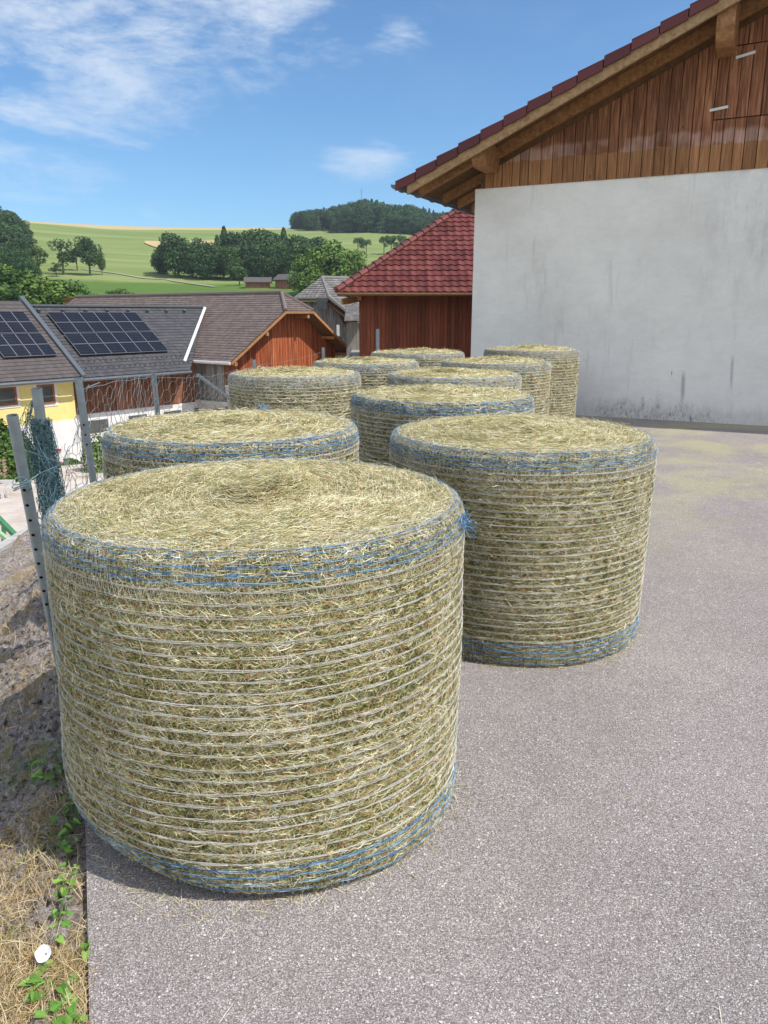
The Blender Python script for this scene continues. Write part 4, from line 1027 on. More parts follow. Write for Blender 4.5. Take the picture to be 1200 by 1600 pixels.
# grey boarded barn further back
gb = thing('grey_barn', 'weathered grey board barn with half-hipped tiled roof between orange gable and red roof', 'barn', (-4, 55, -5))
D = 56.0
g1, g2, g3 = P(460, 465, D), P(503, 433, D + 3), P(514, 463, D - .5)
g3[2] = g1[2]; gr_ = P(600, 433, D + 6); gr_[2] = g2[2]
g5 = P(562, 503, D - 2.2)
mb = MB()
def face_tiles(mb, a, b, pts, rh=.36, tw=.3):
    U_ = unit(np.asarray(b) - a); n = None; c = pts[2]
    Vv = unit((c - a) - U_ * ((c - a) @ U_)); N_ = np.cross(U_, Vv); N_ = N_ if N_[2] > 0 else -N_
    tiled(mb, np.asarray(a), U_, Vv, N_, poly2(a, U_, Vv, pts), rh, tw, amp=.03, step=.05, nw=2)
face_tiles(mb, g1, g3, [g1, g3, g2])
far5 = P(640, 498, D + 6); far5[2] = g5[2]
U_ = unit(gr_ - g2); 
rt = [g5, g5 + U_ * 9, g2 + U_ * 9, g2, g3]
nrm = np.cross(U_, unit(g2 - g5)); Vv = np.cross(nrm, U_); Vv = unit(Vv if Vv[2] > 0 else -Vv); N_ = unit(np.cross(U_, Vv)); N_ = N_ if N_[2] > 0 else -N_
tiled(mb, g5, U_, Vv, N_, poly2(g5, U_, Vv, rt), .36, .3, amp=.03, step=.05, nw=2)
mb.build('roof', M['grey_tile'], gb)
mb = MB(); mb.tube([g2, g3 + UP * .03, g5 + UP * .03], .12, 6); mb.tube([g2, gr_], .12, 6); mb.tube([g1 - UP * .05, g3 - UP * .05], .08, 6)
mb.build('ridge_and_verge', M['grey_tile'], gb)
mb = MB(); mb.hexa([p - UP * .22 for p in (g1, g3, g2)], [p - UP * .04 for p in (g1, g3, g2)]); mb.hexa([p - UP * .55 for p in rt], [p - UP * .4 for p in rt]); mb.build('roof_deck', M['dark_wood'], gb)
gx = unit(g3 - g1); gn = np.array([gx[1], -gx[0], 0]); gn = gn if gn[1] < 0 else -gn
WG = g1 - gn * .6 - UP * .15
L3 = (g3 - g1) @ gx; L5 = (g5 - g1) @ gx; z5 = g5[2] - g1[2]
up_ = [(-2.2, -1.9), (L5 - .2, -1.9 if z5 > -1.9 else z5), (L5 - .2, z5), (L3, -.05), (-.3, -.05), (-2.2, -1.2)]
zs = -2.55
mb = MB(); planks(mb, WG, gx, UP, gn, [(.3, zs), (L5 - 1.0, zs), (L3, -.1), (.3, -.1)], .2, seed=31, jit=.25, gap=.02)
planks(mb, WG + gn * -.25, gx, UP, gn, [(-2.2, -7), (L5 - .15, -7), (L5 - .15, z5 - .1), (L5 - 1.0, zs), (-2.2, zs)], .22, seed=32, jit=.25, gap=.02)
mb.build('wall_boards', M['grey_boards'], gb)
mb = MB(); mb.hexa([WG - gn * .5 + gx * a + UP * b for a, b in ((-2.2, -7), (L5 - .2, -7), (L5 - .2, z5 - .1), (L3, -.1), (-.2, -.1), (-2.2, -2))], [WG - gn * .28 + gx * a + UP * b for a, b in ((-2.2, -7), (L5 - .2, -7), (L5 - .2, z5 - .1), (L3, -.1), (-.2, -.1), (-2.2, -2))])
mb.build('wall_backing', M['dark_wood'], gb)
mb = MB(); c = P(495, 483, D - .9); mb.box(c + gn * .1, gx * .75, gn * .04, UP * .75); mb.build('window', M['glass'], gb)
mb = MB(); c = P(538, 541, D - 1.8); mb.box(c + gn * .1, gx * .9, gn * .04, UP * 1.2); mb.build('window', M['glass'], gb)
mb = MB(); c = P(527, 525, D - 1.7); mb.box(c + gn * .1, gx * .18, gn * .05, UP * .75); mb.build('pale_board', M['white_trim'], gb)
# small lean-to roof behind
lt = thing('lean_to_shed', 'lean-to shed roof glimpsed between the grey barn and the red house', 'shed', (-2, 50, -4))
a, b, c_, d_ = P(536, 487, 47), P(566, 485, 49), P(570, 473, 52), P(536, 468, 50)
mb = MB(); face_tiles(mb, P(538, 503, 44), P(568, 501, 45), [P(538, 503, 44), P(574, 505, 45), P(560, 478, 50), P(540, 480, 50)]); mb.build('roof', M['grey_tile'], lt)
mb = MB(); mb.box(P(541, 505, 46), (1.2, 0, 0), (0, 3, 0), (0, 0, -4)); mb.build('wall', M['grey_boards'], lt)

# ------------------------------------------------------------------ yard things
kb = MB(); pr = []
for yy in np.arange(6.2, 14.5, .5):
    x_ = np.interp(yy, ey, ex) - 2.72 / .94; pr.append(np.array([x_, yy, -1.43]))
for a, b in zip(pr[:-1], pr[1:]): kb.beam(a - UP * .18, b - UP * .18, .16, .42)
tag(kb.build('kerb_wall', M['concrete']), 'low concrete kerb wall along the top of the yard drop', 'kerb')
YZ = -4.88
# red trailer
c = P(34, 708, 33.0); c[2] = YZ
tr = thing('red_trailer', 'small red and white farm trailer standing below the green bush', 'trailer', c)
mb = MB(); tx = unit((1, .35, 0)); ty = np.array([-tx[1], tx[0], 0]); o = c - tx * .7
for k, z_ in ((0, .35), (0, .95)): mb.beam(o + UP * z_, o + tx * 2.3 + UP * z_, .07, .09)
for s_ in (0, .75, 1.5, 2.3): mb.beam(o + tx * s_ + UP * .3, o + tx * s_ + UP * 1.0, .07, .07)
mb.build('frame', M['red_paint'], tr)
mb = MB(); mb.box(o + ty * .04 + UP * .36, tx * 2.3, ty * .05, UP * .58); mb.box(o + ty * 1.4 + UP * .36, tx * 2.3, ty * .05, UP * .58); mb.box(o + ty * .04 + UP * .34, tx * 2.3, ty * 1.4, UP * .05)
mb.build('side_panel', M['white_render'], tr)
for s_ in (0, 1.35):
    mb = MB(); q_ = o + tx * 1.2 + ty * s_ + UP * .3; mb.tube([q_ - ty * .08, q_ + ty * .08], .3, 16); mb.build('wheel', M['tyre'], tr)
# bush by the house
def bush(name, c, rx, ry, rz_, n, ls, mat, label, cat_='bush', stem=True, seed=1):
    rg = np.random.default_rng(seed); t = thing(name, label, cat_, c)
    d = rg.normal(size=(n, 3)); d /= np.linalg.norm(d, axis=1, keepdims=True); d[:, 2] = np.abs(d[:, 2]) * 1.0 - .15
    rad = (.72 + .28 * rg.random(n) ** .5) * (1 + .35 * fbm(d * 2.2 + seed, 3))
    p = np.asarray(c) + d * rad[:, None] * np.array([rx, ry, rz_])
    v, q = leaf_quads(p, d, ls, rg); fast_mesh('foliage', v, q, mat, t)
    mb = MB()
    for k in range(5): mb.tube([np.asarray(c) + np.array([rg.normal(0, .05), rg.normal(0, .05), -.1]), np.asarray(c) + np.array([rg.normal(0, rx * .3), rg.normal(0, ry * .3), rz_ * .7])], [.05, .02], 5)
    mb.build('stem', M['bark'], t); return t
def leaf_quads(p, nrm, ls, rg):
    n = len(p); a = rg.normal(size=(n, 3)); nn = nrm + rg.normal(0, .55, (n, 3)); nn /= np.linalg.norm(nn, axis=1, keepdims=True)
    u = np.cross(nn, a); u /= np.linalg.norm(u, axis=1, keepdims=True); w = np.cross(nn, u); s = ls * rg.uniform(.6, 1.4, n)[:, None]
    v = np.stack([p - u * s * .5, p + w * s * .33, p + u * s * .5, p - w * s * .33], 1).reshape(-1, 3)
    return v, (np.arange(n)[:, None] * 4 + np.arange(4))
cb = P(8, 706, 31.5); cb[2] = YZ + .1
bush('leafy_bush', cb, 1.35, 1.1, 2.55, 5200, .16, M['fol_mid'], 'dense round green bush in front of the yellow house', seed=5)
cb = P(152, 690, 33); cb[2] = YZ
bush('leafy_bush', cb, .75, .6, 1.9, 1500, .14, M['fol_light'], 'light green bush at the right corner of the yellow house', seed=6)
cb = P(92, 708, 34.6); cb[2] = YZ
bush('flower_border', cb, 1.2, .5, .45, 1200, .12, M['fol_mid'], 'low green planting at the foot of the white house plinth', 'plants', seed=7)
# firewood stack
c = P(-2, 712, 31); c[2] = YZ
fw = MB(); rg = random.Random(4)
for k in range(9):
    for z_ in range(8):
        fw.tube([c + np.array([-.9 + k * .16, 0, .1 + z_ * .13]), c + np.array([-.9 + k * .16 + rg.uniform(-.03, .03), -.5, .1 + z_ * .13])], .07 * rg.uniform(.8, 1.1), 6)
tag(fw.build('firewood_stack', M['log']), 'stack of split firewood beside the red trailer', 'firewood')
c = P(6, 752, 28); c[2] = YZ + .5
for dy, z_, lab in ((.1, .18, 'upper pale metal rail lying across the yard by the firewood'), (-.25, -.02, 'lower pale metal rail lying across the yard, nearer the camera')):
    mb = MB(); mb.beam(c + np.array([-2.5, dy, z_]), c + np.array([.3, dy + .1, z_]), .12, .10)
    for s_ in (-2.2, .0): mb.beam(c + np.array([s_, dy, -.5]), c + np.array([s_, dy + .04, z_]), .08, .08)
    tag(mb.build('metal_rail', M['pale_sheet']), lab, 'rail')
# green implement frame
c = P(18, 850, 17.0)
gf = thing('green_implement', 'green painted steel farm implement frame at the left edge behind the kerb', 'farm implement', (c[0], c[1], YZ))
mb = MB(); a = P(-6, 806, 17); b = P(38, 851, 16.2); mb.beam(a, b, .10, .10); a2 = P(-6, 829, 16.6); b2 = P(28, 855, 16.0); mb.build('strut', M['green_paint'], gf)
mb = MB(); mb.beam(a2, b2, .08, .09); mb.beam(P(-20, 852, 16.3), P(45, 852, 16.3), .08, .10); mb.build('rail', M['green_pale'], gf)
mb = MB(); mb.beam(P(6, 822, 17), P(6, 880, 17), .08, .08); mb.beam((b[0], b[1], b[2]), (b[0], b[1], YZ), .1, .1); mb.beam((a[0], a[1], a[2]), (a[0], a[1], YZ), .1, .1); mb.build('leg', M['green_paint'], gf)

# ------------------------------------------------------------------ fence posts and wire
def post(base, top_, r, label, holes=0, mat='galv'):
    base = np.asarray(base, float); top_ = np.asarray(top_, float)
    t = thing('fence_post', label, 'fence post', base, 'posts of the wire fence'); mb = MB(); n = 20
    d = unit(top_ - base); x = unit(np.cross(d, (0, 1, 0))); y_ = np.cross(d, x)
    mb.tube([base, top_], r, n, 0, cap=False)
    ring = [top_ + r * (x * math.cos(k * 2 * math.pi / n) + y_ * math.sin(k * 2 * math.pi / n)) for k in range(n)]
    ri = [top_ + (r - .004) * (x * math.cos(k * 2 * math.pi / n) + y_ * math.sin(k * 2 * math.pi / n)) for k in range(n)]
    for k in range(n): mb.poly([ring[k], ring[(k + 1) % n], ri[(k + 1) % n], ri[k]])
    mb.poly([p - d * .06 for p in ri])
    mb.tube([top_ - d * .06, top_], r - .004, n, 0, cap=False)
    mb.build('tube', M[mat], t, smooth=False)
    if holes:
        face = unit(np.array([-top_[0] * .15 + .04, -top_[1], 0]))
        for k in range(holes):
            c = top_ - d * (.345 + k * .0765); v_ = unit(np.cross(d, face)); f2 = np.cross(v_, d)
            vw = [c + f2 * (r + .0015) * math.cos(a_ * .009 / r) + 0 for a_ in (0,)][0]
            pts = []
            for q in range(14):
                a_ = q * 2 * math.pi / 14; s1 = .0085 * math.cos(a_); s2 = .007 * math.sin(a_); pts.append(c + v_ * s1 + d * s2 + f2 * (math.sqrt(r * r - s1 * s1) + .0015))
            mb = MB(); mb.poly(pts); mb.build('bolt_hole', M['hole'], t)
    return t
pA = P(19, 649, 3.32); bA = P(107, 1105, 3.66)
post(bA - (pA - bA) * .06, pA, .0245, 'nearest grey steel fence post with a row of bolt holes, left of the largest bale', 9)
pB = P(57, 607, 4.1); bB = P(83, 800, 4.2); bB = pB + (bB - pB) * 2.2; post(bB, pB, .0275, 'grey steel fence post wrapped in a teal bundle of crumpled wire', 0)
pC = P(122, 591, 5.7); bC = P(146, 752, 5.8); bC = pC + (bC - pC) * 2.1; post(bC, pC, .0275, 'grey steel fence post standing in front of the corner of the yellow house', 3)
pD = P(240, 582, 8.6); bD = P(247, 652, 8.7); bD = pD + (bD - pD) * 3.6; post(bD, pD, .028, 'slim steel fence post in front of the dark boarded stable wall', 0)
pE = P(356, 603, 14.0); bE = P(361, 645, 14.1); bE = pE + (bE - pE) * 3.2; post(bE, pE, .05, 'pale concrete fence post with diagonal brace beside the leftmost far bale', 0, 'concrete')
pF = P(397, 562, 16); post(pF - UP * 1.15, pF, .040, 'short steel post showing over the leftmost far bale, before the orange gable')
pG = P(505, 543, 20); post(pG - UP * 1.15, pG, .042, 'short steel post before the right end of the orange gable')
pH = P(590, 514, 25.0); post(pH - UP * 1.6, pH, .055, 'dark grey post standing against the dark red house wall')
mb = MB(); mb.beam(P(309, 586, 13.1), P(360, 624, 13.9), .05, .05); tag(mb.build('fence_brace', M['galv']), 'diagonal grey brace leaning against the concrete fence post', 'brace')

def hexnet(S, nu, nv, keep=None, jit=.12, seed=1, r=.0013):
    """hexagonal netting over S(u,v) with u in 0..1, v in 0..1"""
    rg = np.random.default_rng(seed); pts = {}; seg = []
    def node(i, j):
        if (i, j) not in pts:
            off = .17 if (i + j) % 2 else -.17
            pts[(i, j)] = ((i + off * (1 if j % 1 == 0 else 1) + rg.normal(0, jit * .5)) / nu, (j + rg.normal(0, jit * .5)) / nv)
        return pts[(i, j)]
    for i in range(nu + 1):
        for j in range(nv + 1):
            a = node(i, j)
            if j < nv: seg.append((a, node(i, j + 1)))
            if (i + j) % 2 and i < nu: seg.append((a, node(i + 1, j)))
    A = np.array([s[0] for s in seg]); B = np.array([s[1] for s in seg])
    a = S(A[:, 0], A[:, 1]); b = S(B[:, 0], B[:, 1]); s = np.stack([a, b], 1)
    if keep is not None: s = s[keep(A[:, 0], A[:, 1])]
    return tubes3(s, r)
def panel(p0t, p1t, p0b, p1b, sag, crump, ph):
    p0t, p1t, p0b, p1b = (np.asarray(q, float) for q in (p0t, p1t, p0b, p1b))
    def S(u, v):
        u_ = u[:, None]; v_ = v[:, None]; t = p0t + (p1t - p0t) * u_; b = p0b + (p1b - p0b) * u_
        p = b + (t - b) * v_; p[:, 2] -= sag * 4 * u * (1 - u) * v
        k = np.stack([u * 5 + ph, v * 5, 0 * u], -1); w = np.stack([fbm(k, 3), fbm(k + 9, 3), fbm(k + 21, 3)], -1)
        return p + crump * w
    return S
fence = thing('wire_netting', 'sagging torn hexagonal wire netting strung between the fence posts', 'wire fence', (pC[0], pC[1], 0))
# C to D
cT = pC - UP * .10; dT = pD - UP * .06
v, q = hexnet(panel(cT, dT, cT - UP * 1.25, dT - UP * 1.25, -.03, .10, 1), 22, 24, seed=1, r=.0024); fast_mesh('netting_panel', v, q, M['wire'], fence)
eT = P(365, 580, 14.0)
v, q = hexnet(panel(dT, eT, dT - UP * 1.2, eT - UP * 1.2, .04, .10, 3), 18, 20, seed=2, r=.0030); fast_mesh('netting_panel', v, q, M['wire'], fence)
fT = pF - UP * .12
v, q = hexnet(panel(eT, fT, eT - UP * 1.1, fT - UP * 1.1, .03, .08, 3), 12, 18, seed=3, r=.0034); fast_mesh('netting_panel', v, q, M['wire'], fence)
# B to C torn, top edge ragged
bT = pB - UP * .38; cT2 = pC - UP * .10
v, q = hexnet(panel(bT, cT2, bT - UP * 1.0, cT2 - UP * 1.2, .10, .10, 5), 13, 28, keep=lambda u, v_: (v_ < .93 - .25 * np.exp(-((u - .12) / .2) ** 2) + .08 * np.sin(u * 19)), seed=4, r=.0021, jit=.3); fast_mesh('netting_panel', v, q, M['wire'], fence)
# A to B limp flap
aT = pA - UP * .30; bT = pB - UP * .25
v, q = hexnet(panel(aT + np.array([.06, .1, 0]), bT, aT - UP * .75 + np.array([.15, .2, 0]), bT - UP * 1.0, .05, .16, 8), 9, 22, keep=lambda u, v_: (v_ > .12 * u) & (u > .35 * (1 - v_)), seed=5, r=.0015, jit=.35); fast_mesh('netting_panel', v, q, M['teal_wire'], fence)
# crumpled bundle round post B
parts = []
dB = unit(bB - pB)
for k in range(8):
    r0 = .029 + .0032 * k
    def S(u, v_, r0=r0, k=k):
        th = u * 2 * np.pi + k; z = 1 - v_; c = pB + dB * (.17 + z * (.85 + .02 * k))[:, None]
        kk = np.stack([np.cos(th) * 1.5 + k * 3, np.sin(th) * 1.5, v_ * 7], -1); rr = r0 * (1 + .6 * fbm(kk, 3)) * (.7 + .5 * z) + .006
        return c + np.stack([rr * np.cos(th) * 1.35, rr * np.sin(th), .03 * fbm(kk + 5, 2)], -1)
    parts.append(hexnet(S, 12, 44, seed=10 + k, r=.0016, jit=.35))
def S2(u, v_):
    c = pB + dB * (.10 + (1 - v_) * .36)[:, None]; k = np.stack([u * 4, v_ * 5, 0 * u], -1)
    return c + np.stack([-.02 - u * .15 * (1.1 - (1 - v_) * .3) + .05 * fbm(k, 3), .08 * fbm(k + 3, 3), -.10 * u + .06 * fbm(k + 8, 3)], -1)
for s_ in (1, 2, 3): parts.append(hexnet(lambda u, v_, s_=s_: S2(u, v_) + np.array([0, .02 * s_, .01 * s_]), 9, 16, seed=20 + s_, r=.0015, jit=.45))
v, q = cat(parts); fast_mesh('netting_bundle', v, q, M['teal_wire'], fence)
# tie wires on A and C
mb = MB()
for z_, dr in ((.29, .003), (.32, .004), (.305, .007)):
    c = pA - UP * z_; pts = [c + np.array([(.0275 + dr) * math.cos(t), (.0275 + dr) * math.sin(t), .012 * math.sin(t * 1.3 + z_ * 40)]) for t in np.linspace(0, 6.28, 22)]; mb.tube(pts, .0022, 4)
mb.tube([pA - UP * .30 + np.array([.03, -.01, 0]), pA - UP * .27 + np.array([.06, .05, 0]), pA - UP * .26 + np.array([.09, .25, 0]), bT + np.array([-.08, -.1, -.05])], .0022, 4)
mb.tube([cT + UP * .0, cT + np.array([.05, .03, .03]), cT + np.array([.12, .1, .06])], .004, 5)
mb.build('tie_wire', M['teal_wire'], fence)
# straining wire along the top
mb = MB(); pts = []
for a, b, sg in ((cT, dT, -.03), (dT, eT, .04), (eT, fT, .03), (fT, pG - UP * .1, .05)):
    for k in range(24):
        t = k / 24; p = a + (b - a) * t; p = p - UP * (sg * 4 * t * (1 - t)) + UP * .03 * vnoise(np.array([t * 9 + a[0], 1.2, 3.3])); pts.append(p)
mb.tube(pts, .0032, 4); mb.build('strain_wire', M['wire'], fence)

# ------------------------------------------------------------------ dry grass, bindweed and flower at the lower left
rg = np.random.default_rng(12)
def bank_pts(n, s_rng, y_rng, power=1.0):
    y = rg.uniform(*y_rng, n); s = s_rng[0] + (s_rng[1] - s_rng[0]) * rg.random(n) ** power; x = np.interp(y, ey, ex) - s / .94
    return np.stack([x, y, bank_z(x, y)], -1), s
p, s = bank_pts(60000, (.01, .8), (.9, 3.2)); dn = fbm(p * np.array([3, 3, 0]) + 4, 3)
kp = (dn + .32 - np.clip(p[:, 1] - 1.9, 0, 3) * .75 + (p[:, 1] < 1.95) * .35) > rg.uniform(-.2, .7, len(p)); p = p[kp]; n = len(p)
a = rg.normal(1.9, 1.0, n); el = np.abs(rg.normal(.12, .3, n)); d = np.stack([np.cos(a) * np.cos(el), np.sin(a) * np.cos(el), np.sin(el)], -1)
p[:, 2] += rg.uniform(.0, .035, n); nn = np.tile([[0, 0, 1.]], (n, 1)); L = rg.uniform(.03, .13, n)
v, q = strands(p, d, nn, L, rg.uniform(.0009, .0024, n), np.stack([rg.normal(0, .008, n), rg.normal(0, .008, n), rg.uniform(0, .012, n)], -1), .8)
tag(fast_mesh('dry_grass', v, q, M['dry_grass']), 'tangled dry yellow grass on the bank', 'grass', kind='stuff')
p, s = bank_pts(20000, (.03, 1.4), (2.0, 9)); dn = fbm(p * np.array([1.6, 1.6, 0]) + 14, 3); p = p[dn > rg.uniform(-.15, .5, len(p))]; n = len(p)
a = rg.uniform(0, 6.28, n); el = rg.uniform(.2, 1.3, n); d = np.stack([np.cos(a) * np.cos(el), np.sin(a) * np.cos(el), np.sin(el)], -1); L = rg.uniform(.03, .12, n); p[:, 2] += L * .3
v, q = strands(p, d, np.tile([[0, 0, 1.]], (n, 1)), L, rg.uniform(.0015, .004, n), rg.normal(0, .008, (n, 3)), .8)
tag(fast_mesh('bank_grass', v, q, M['dry_grass']), 'sparse dry tufts on the crumbling bank', 'grass', kind='stuff')
p, s = bank_pts(9000, (.02, .62), (1.0, 3.2)); dn = fbm(p * np.array([4, 4, 0]) + 24, 3); p = p[dn > rg.uniform(.1, .6, len(p))]; n = len(p)
a = rg.uniform(0, 6.28, n); el = rg.uniform(.3, 1.4, n); d = np.stack([np.cos(a) * np.cos(el), np.sin(a) * np.cos(el), np.sin(el)], -1); L = rg.uniform(.02, .09, n); p[:, 2] += L * .35
v, q = strands(p, d, np.tile([[0, 0, 1.]], (n, 1)), L, rg.uniform(.0012, .003, n), rg.normal(0, .006, (n, 3)), .8)
tag(fast_mesh('green_grass', v, q, M['leaf']), 'thin green grass blades among the dry grass', 'grass', kind='stuff')
# rubble stones
st = MB()
def stone(mb, c, r, rg_):
    bm = bmesh.new(); bmesh.ops.create_icosphere(bm, subdivisions=2, radius=1); k0 = len(mb.v); sc = rg_.uniform(.6, 1.2, 3) * r
    for v_ in bm.verts:
        co = np.array(v_.co); co = co * (1 + .35 * vnoise(co * 1.7 + rg_.uniform(0, 1) * 0 + c[0] * 31)); mb.v.append(tuple(co * sc + c))
    for f_ in bm.faces: mb.f.append(tuple(k0 + v_.index for v_ in f_.verts)); mb.mi.append(0)
    bm.free()
pp_, s = bank_pts(2600, (.06, 1.3), (1.4, 8), 1.2)
for c in pp_: stone(st, c, .006 + .04 * rg.random() ** 3, rg)
tag(st.build('rubble', M['rock']), 'small stones and rubble lying on the bank', 'stones', kind='stuff')

def leafshape(mb, c, d, n, L):
    """arrow-shaped bindweed leaf with folded midrib"""
    d = unit(d); n = unit(n - d * (np.dot(n, d))); s = np.cross(n, d)
    out = [(0, 0), (-.12, .30), (.10, .38), (.45, .30), (.78, .13), (1.0, 0)]
    for sg in (1, -1):
        k0 = len(mb.v)
        for a, w in out: mb.v.append(tuple(c + d * (a * L) + s * (w * L * .85 * sg) + n * (L * (.16 * w * 2 - .18 * a * a))))
        mid = [(0.0, 0), (.35, 0), (.7, 0)]
        for a, w in mid[1:]: mb.v.append(tuple(c + d * (a * L) + n * (-L * .18 * a * a)))
        for f_ in ((0, 1, 2, 6), (2, 3, 6), (3, 4, 7, 6), (4, 5, 7), (0, 6)):
            if len(f_) > 2: mb.f.append(tuple(k0 + q for q in (f_ if sg > 0 else f_[::-1]))); mb.mi.append(0)
def ground_hit(px, py, lift=0.0):
    d = pix_dir(px, py); d = d / d[1]; best = None
    for t in np.arange(.8, 9, .004):
        q = np.array([0, 0, CAM_H]) + d * t; s = float((np.interp(q[1], ey, ex) - q[0]) * .94)
        g = 0.0 if s < 0 else float(bank_z(np.array([q[0]]), np.array([q[1]]))[0])
        if q[2] < g + lift: return q
    return q
def bindweed(label, path, nleaf, L, seed, flower=None, spread=.03):
    rg_ = np.random.default_rng(seed); pts = [ground_hit(px, py, .02) for px, py in path]
    t = thing('bindweed_plant', label, 'plant', pts[0], 'bindweed plants along the asphalt edge'); mb = MB()
    P2 = []
    for a, b in zip(pts[:-1], pts[1:]):
        for k in range(8): P2.append(a + (b - a) * k / 8 + rg_.normal(0, .004, 3))
    P2.append(pts[-1]); mb.tube(P2, .0018, 5); ml = MB()
    for k in range(nleaf):
        c = P2[rg_.integers(len(P2)) if not flower else rg_.integers(4, len(P2))] + rg_.normal(0, spread, 3) * np.array([1, 1, .15]) + UP * rg_.uniform(.01, .035)
        a = rg_.uniform(0, 6.28); leafshape(ml, c, np.array([math.cos(a), math.sin(a), rg_.uniform(-.3, .3)]), np.array([rg_.normal(0, .35), rg_.normal(-.2, .35), 1]), L * rg_.uniform(.6, 1.2))
        mb.tube([c, P2[min(len(P2) - 1, max(0, int(rg_.integers(len(P2)))))] if k % 5 == 0 else c - UP * .03], .001, 4)
    mb.build('stem', M['leaf'], t); ml.build('leaves', M['leaf'], t)
    if flower:
        c = ground_hit(*flower, .075); f_ = MB(); nrm = unit(np.array([0, -.75, .8])); x = unit(np.cross(nrm, (0, 1, 0))); y_ = np.cross(nrm, x); n = 30
        rings = []
        for rr, hh in ((.003, -.018), (.008, -.010), (.014, -.002), (.0235, .004)):
            rings.append([c + nrm * (hh + (.002 * math.cos(5 * a) if rr > .02 else 0)) + (x * math.cos(a) + y_ * math.sin(a)) * rr * (1 + (.03 * math.cos(5 * a) if rr > .012 else 0)) for a in np.linspace(0, 2 * math.pi, n, endpoint=False)])
        k0 = len(f_.v)
        for g in rings: f_.v += [tuple(q) for q in g]
        for i in range(3):
            for k in range(n): f_.f.append((k0 + i * n + k, k0 + i * n + (k + 1) % n, k0 + (i + 1) * n + (k + 1) % n, k0 + (i + 1) * n + k)); f_.mi.append(0)
        f_.build('flower', M['petal'], t, smooth=True)
    return t
bindweed('bindweed plant with one white flower at the lower left corner', [(66, 1500), (74, 1540), (60, 1590), (90, 1640)], 30, .040, 1, flower=(68, 1490), spread=.035)
bindweed('green weed growing up the asphalt edge under the shadow of the nearest bale', [(108, 1250), (104, 1310), (112, 1370)], 20, .036, 2, spread=.02)
bindweed('green weed strand on the asphalt edge above the white flower', [(104, 1370), (98, 1430), (92, 1475)], 24, .028, 3, spread=.016)
bindweed('small weed with two leaves lying over the asphalt edge', [(140, 1470), (136, 1490), (120, 1496)], 3, .034, 4, spread=.006)
bindweed('broad-leaved weed at the bottom edge right of the white flower', [(118, 1560), (108, 1590), (100, 1630)], 12, .042, 5, spread=.025)
bindweed('dark weeds in the shade on the bank beside the nearest bale', [(40, 1230), (70, 1215), (96, 1190)], 16, .04, 6, spread=.05)

# ------------------------------------------------------------------ trees
def tree_mesh(kind, seed):
    """unit tree about 1 high: returns (leaf verts, quads), trunk MB"""
    rg = np.random.default_rng(seed); tr = MB(); P_ = []; Nn = []
    if kind == 'conifer':
        n = 1500; z = .10 + .88 * rg.random(n) ** 1.25; th = rg.uniform(0, 6.28, n)
        tier = .5 + .5 * np.abs(np.sin(z * 26 + .6 * np.sin(th * 3))); rr = (1.02 - z) * .33 * (.55 + .5 * tier) * (.75 + .25 * rg.random(n))
        P_ = np.stack([rr * np.cos(th), rr * np.sin(th), z - rr * .35], -1); Nn = np.stack([np.cos(th), np.sin(th), .5 + 0 * th], -1); ls = .055
        tr.tube([(0, 0, 0), (0, 0, .95)], [.02, .004], 6)
    else:
        w, hgt, nb, base = {'round': (.36, .40, 28, .12), 'tall': (.24, .42, 24, .14), 'full': (.34, .46, 46, .02), 'spire': (.24, .48, 40, .02), 'small': (.40, .34, 12, .26), 'loose': (.30, .38, 14, .22)}[kind]
        tr.tube([(0, 0, 0), (.01, 0, base), (0, .01, .55), (0, 0, .8)], [.028, .022, .012, .004], 7)
        cz = base + hgt
        for k in range(nb):
            d = rg.normal(size=3); d /= np.linalg.norm(d); rad = rg.uniform(.45, .82); c = np.array([d[0] * w * rad, d[1] * w * rad, cz + d[2] * hgt * rad]); br = rg.uniform(.09, .17) * (1.0 if kind in ('round', 'tall', 'full', 'spire') else .85)
            tr.tube([(0, 0, rg.uniform(base, cz)), tuple(c * np.array([.6, .6, 1])), tuple(c)], [.010, .006, .003], 4)
            n = int(95 * (br / .12) ** 2); dd = rg.normal(size=(n, 3)); dd /= np.linalg.norm(dd, axis=1, keepdims=True)
            P_.append(c + dd * br * (.75 + .35 * rg.random((n, 1))) * np.array([1.1, 1.1, .8])); Nn.append(dd)
        P_ = np.concatenate(P_); Nn = np.concatenate(Nn); ls = .045 if kind != 'small' else .06
    return leaf_quads(P_, Nn, ls, rg), tr
protos = {}
def proto(kind, var, fol):
    key = (kind, var, fol)
    if key not in protos:
        (v, q), tr = tree_mesh(kind, var * 13 + 5)
        lm = bpy.data.meshes.new('crown'); lo = fast_mesh('crown_tmp', v, q, M[fol]); lm = lo.data; lm.name = 'crown'; bpy.data.objects.remove(lo)
        to = tr.build('trunk_tmp', M['bark']); tm = to.data; tm.name = 'trunk'; bpy.data.objects.remove(to)
        protos[key] = (lm, tm)
    return protos[key]
M['fol_dk2'] = material('deep_foliage', leaf_fn((.022, .05, .022), (.042, .085, .032), (.075, .13, .045)), .7, .2)
M['fol_grove'] = material('grove_foliage', leaf_fn((.03, .065, .016), (.055, .11, .026), (.10, .165, .042)), .7, .2)
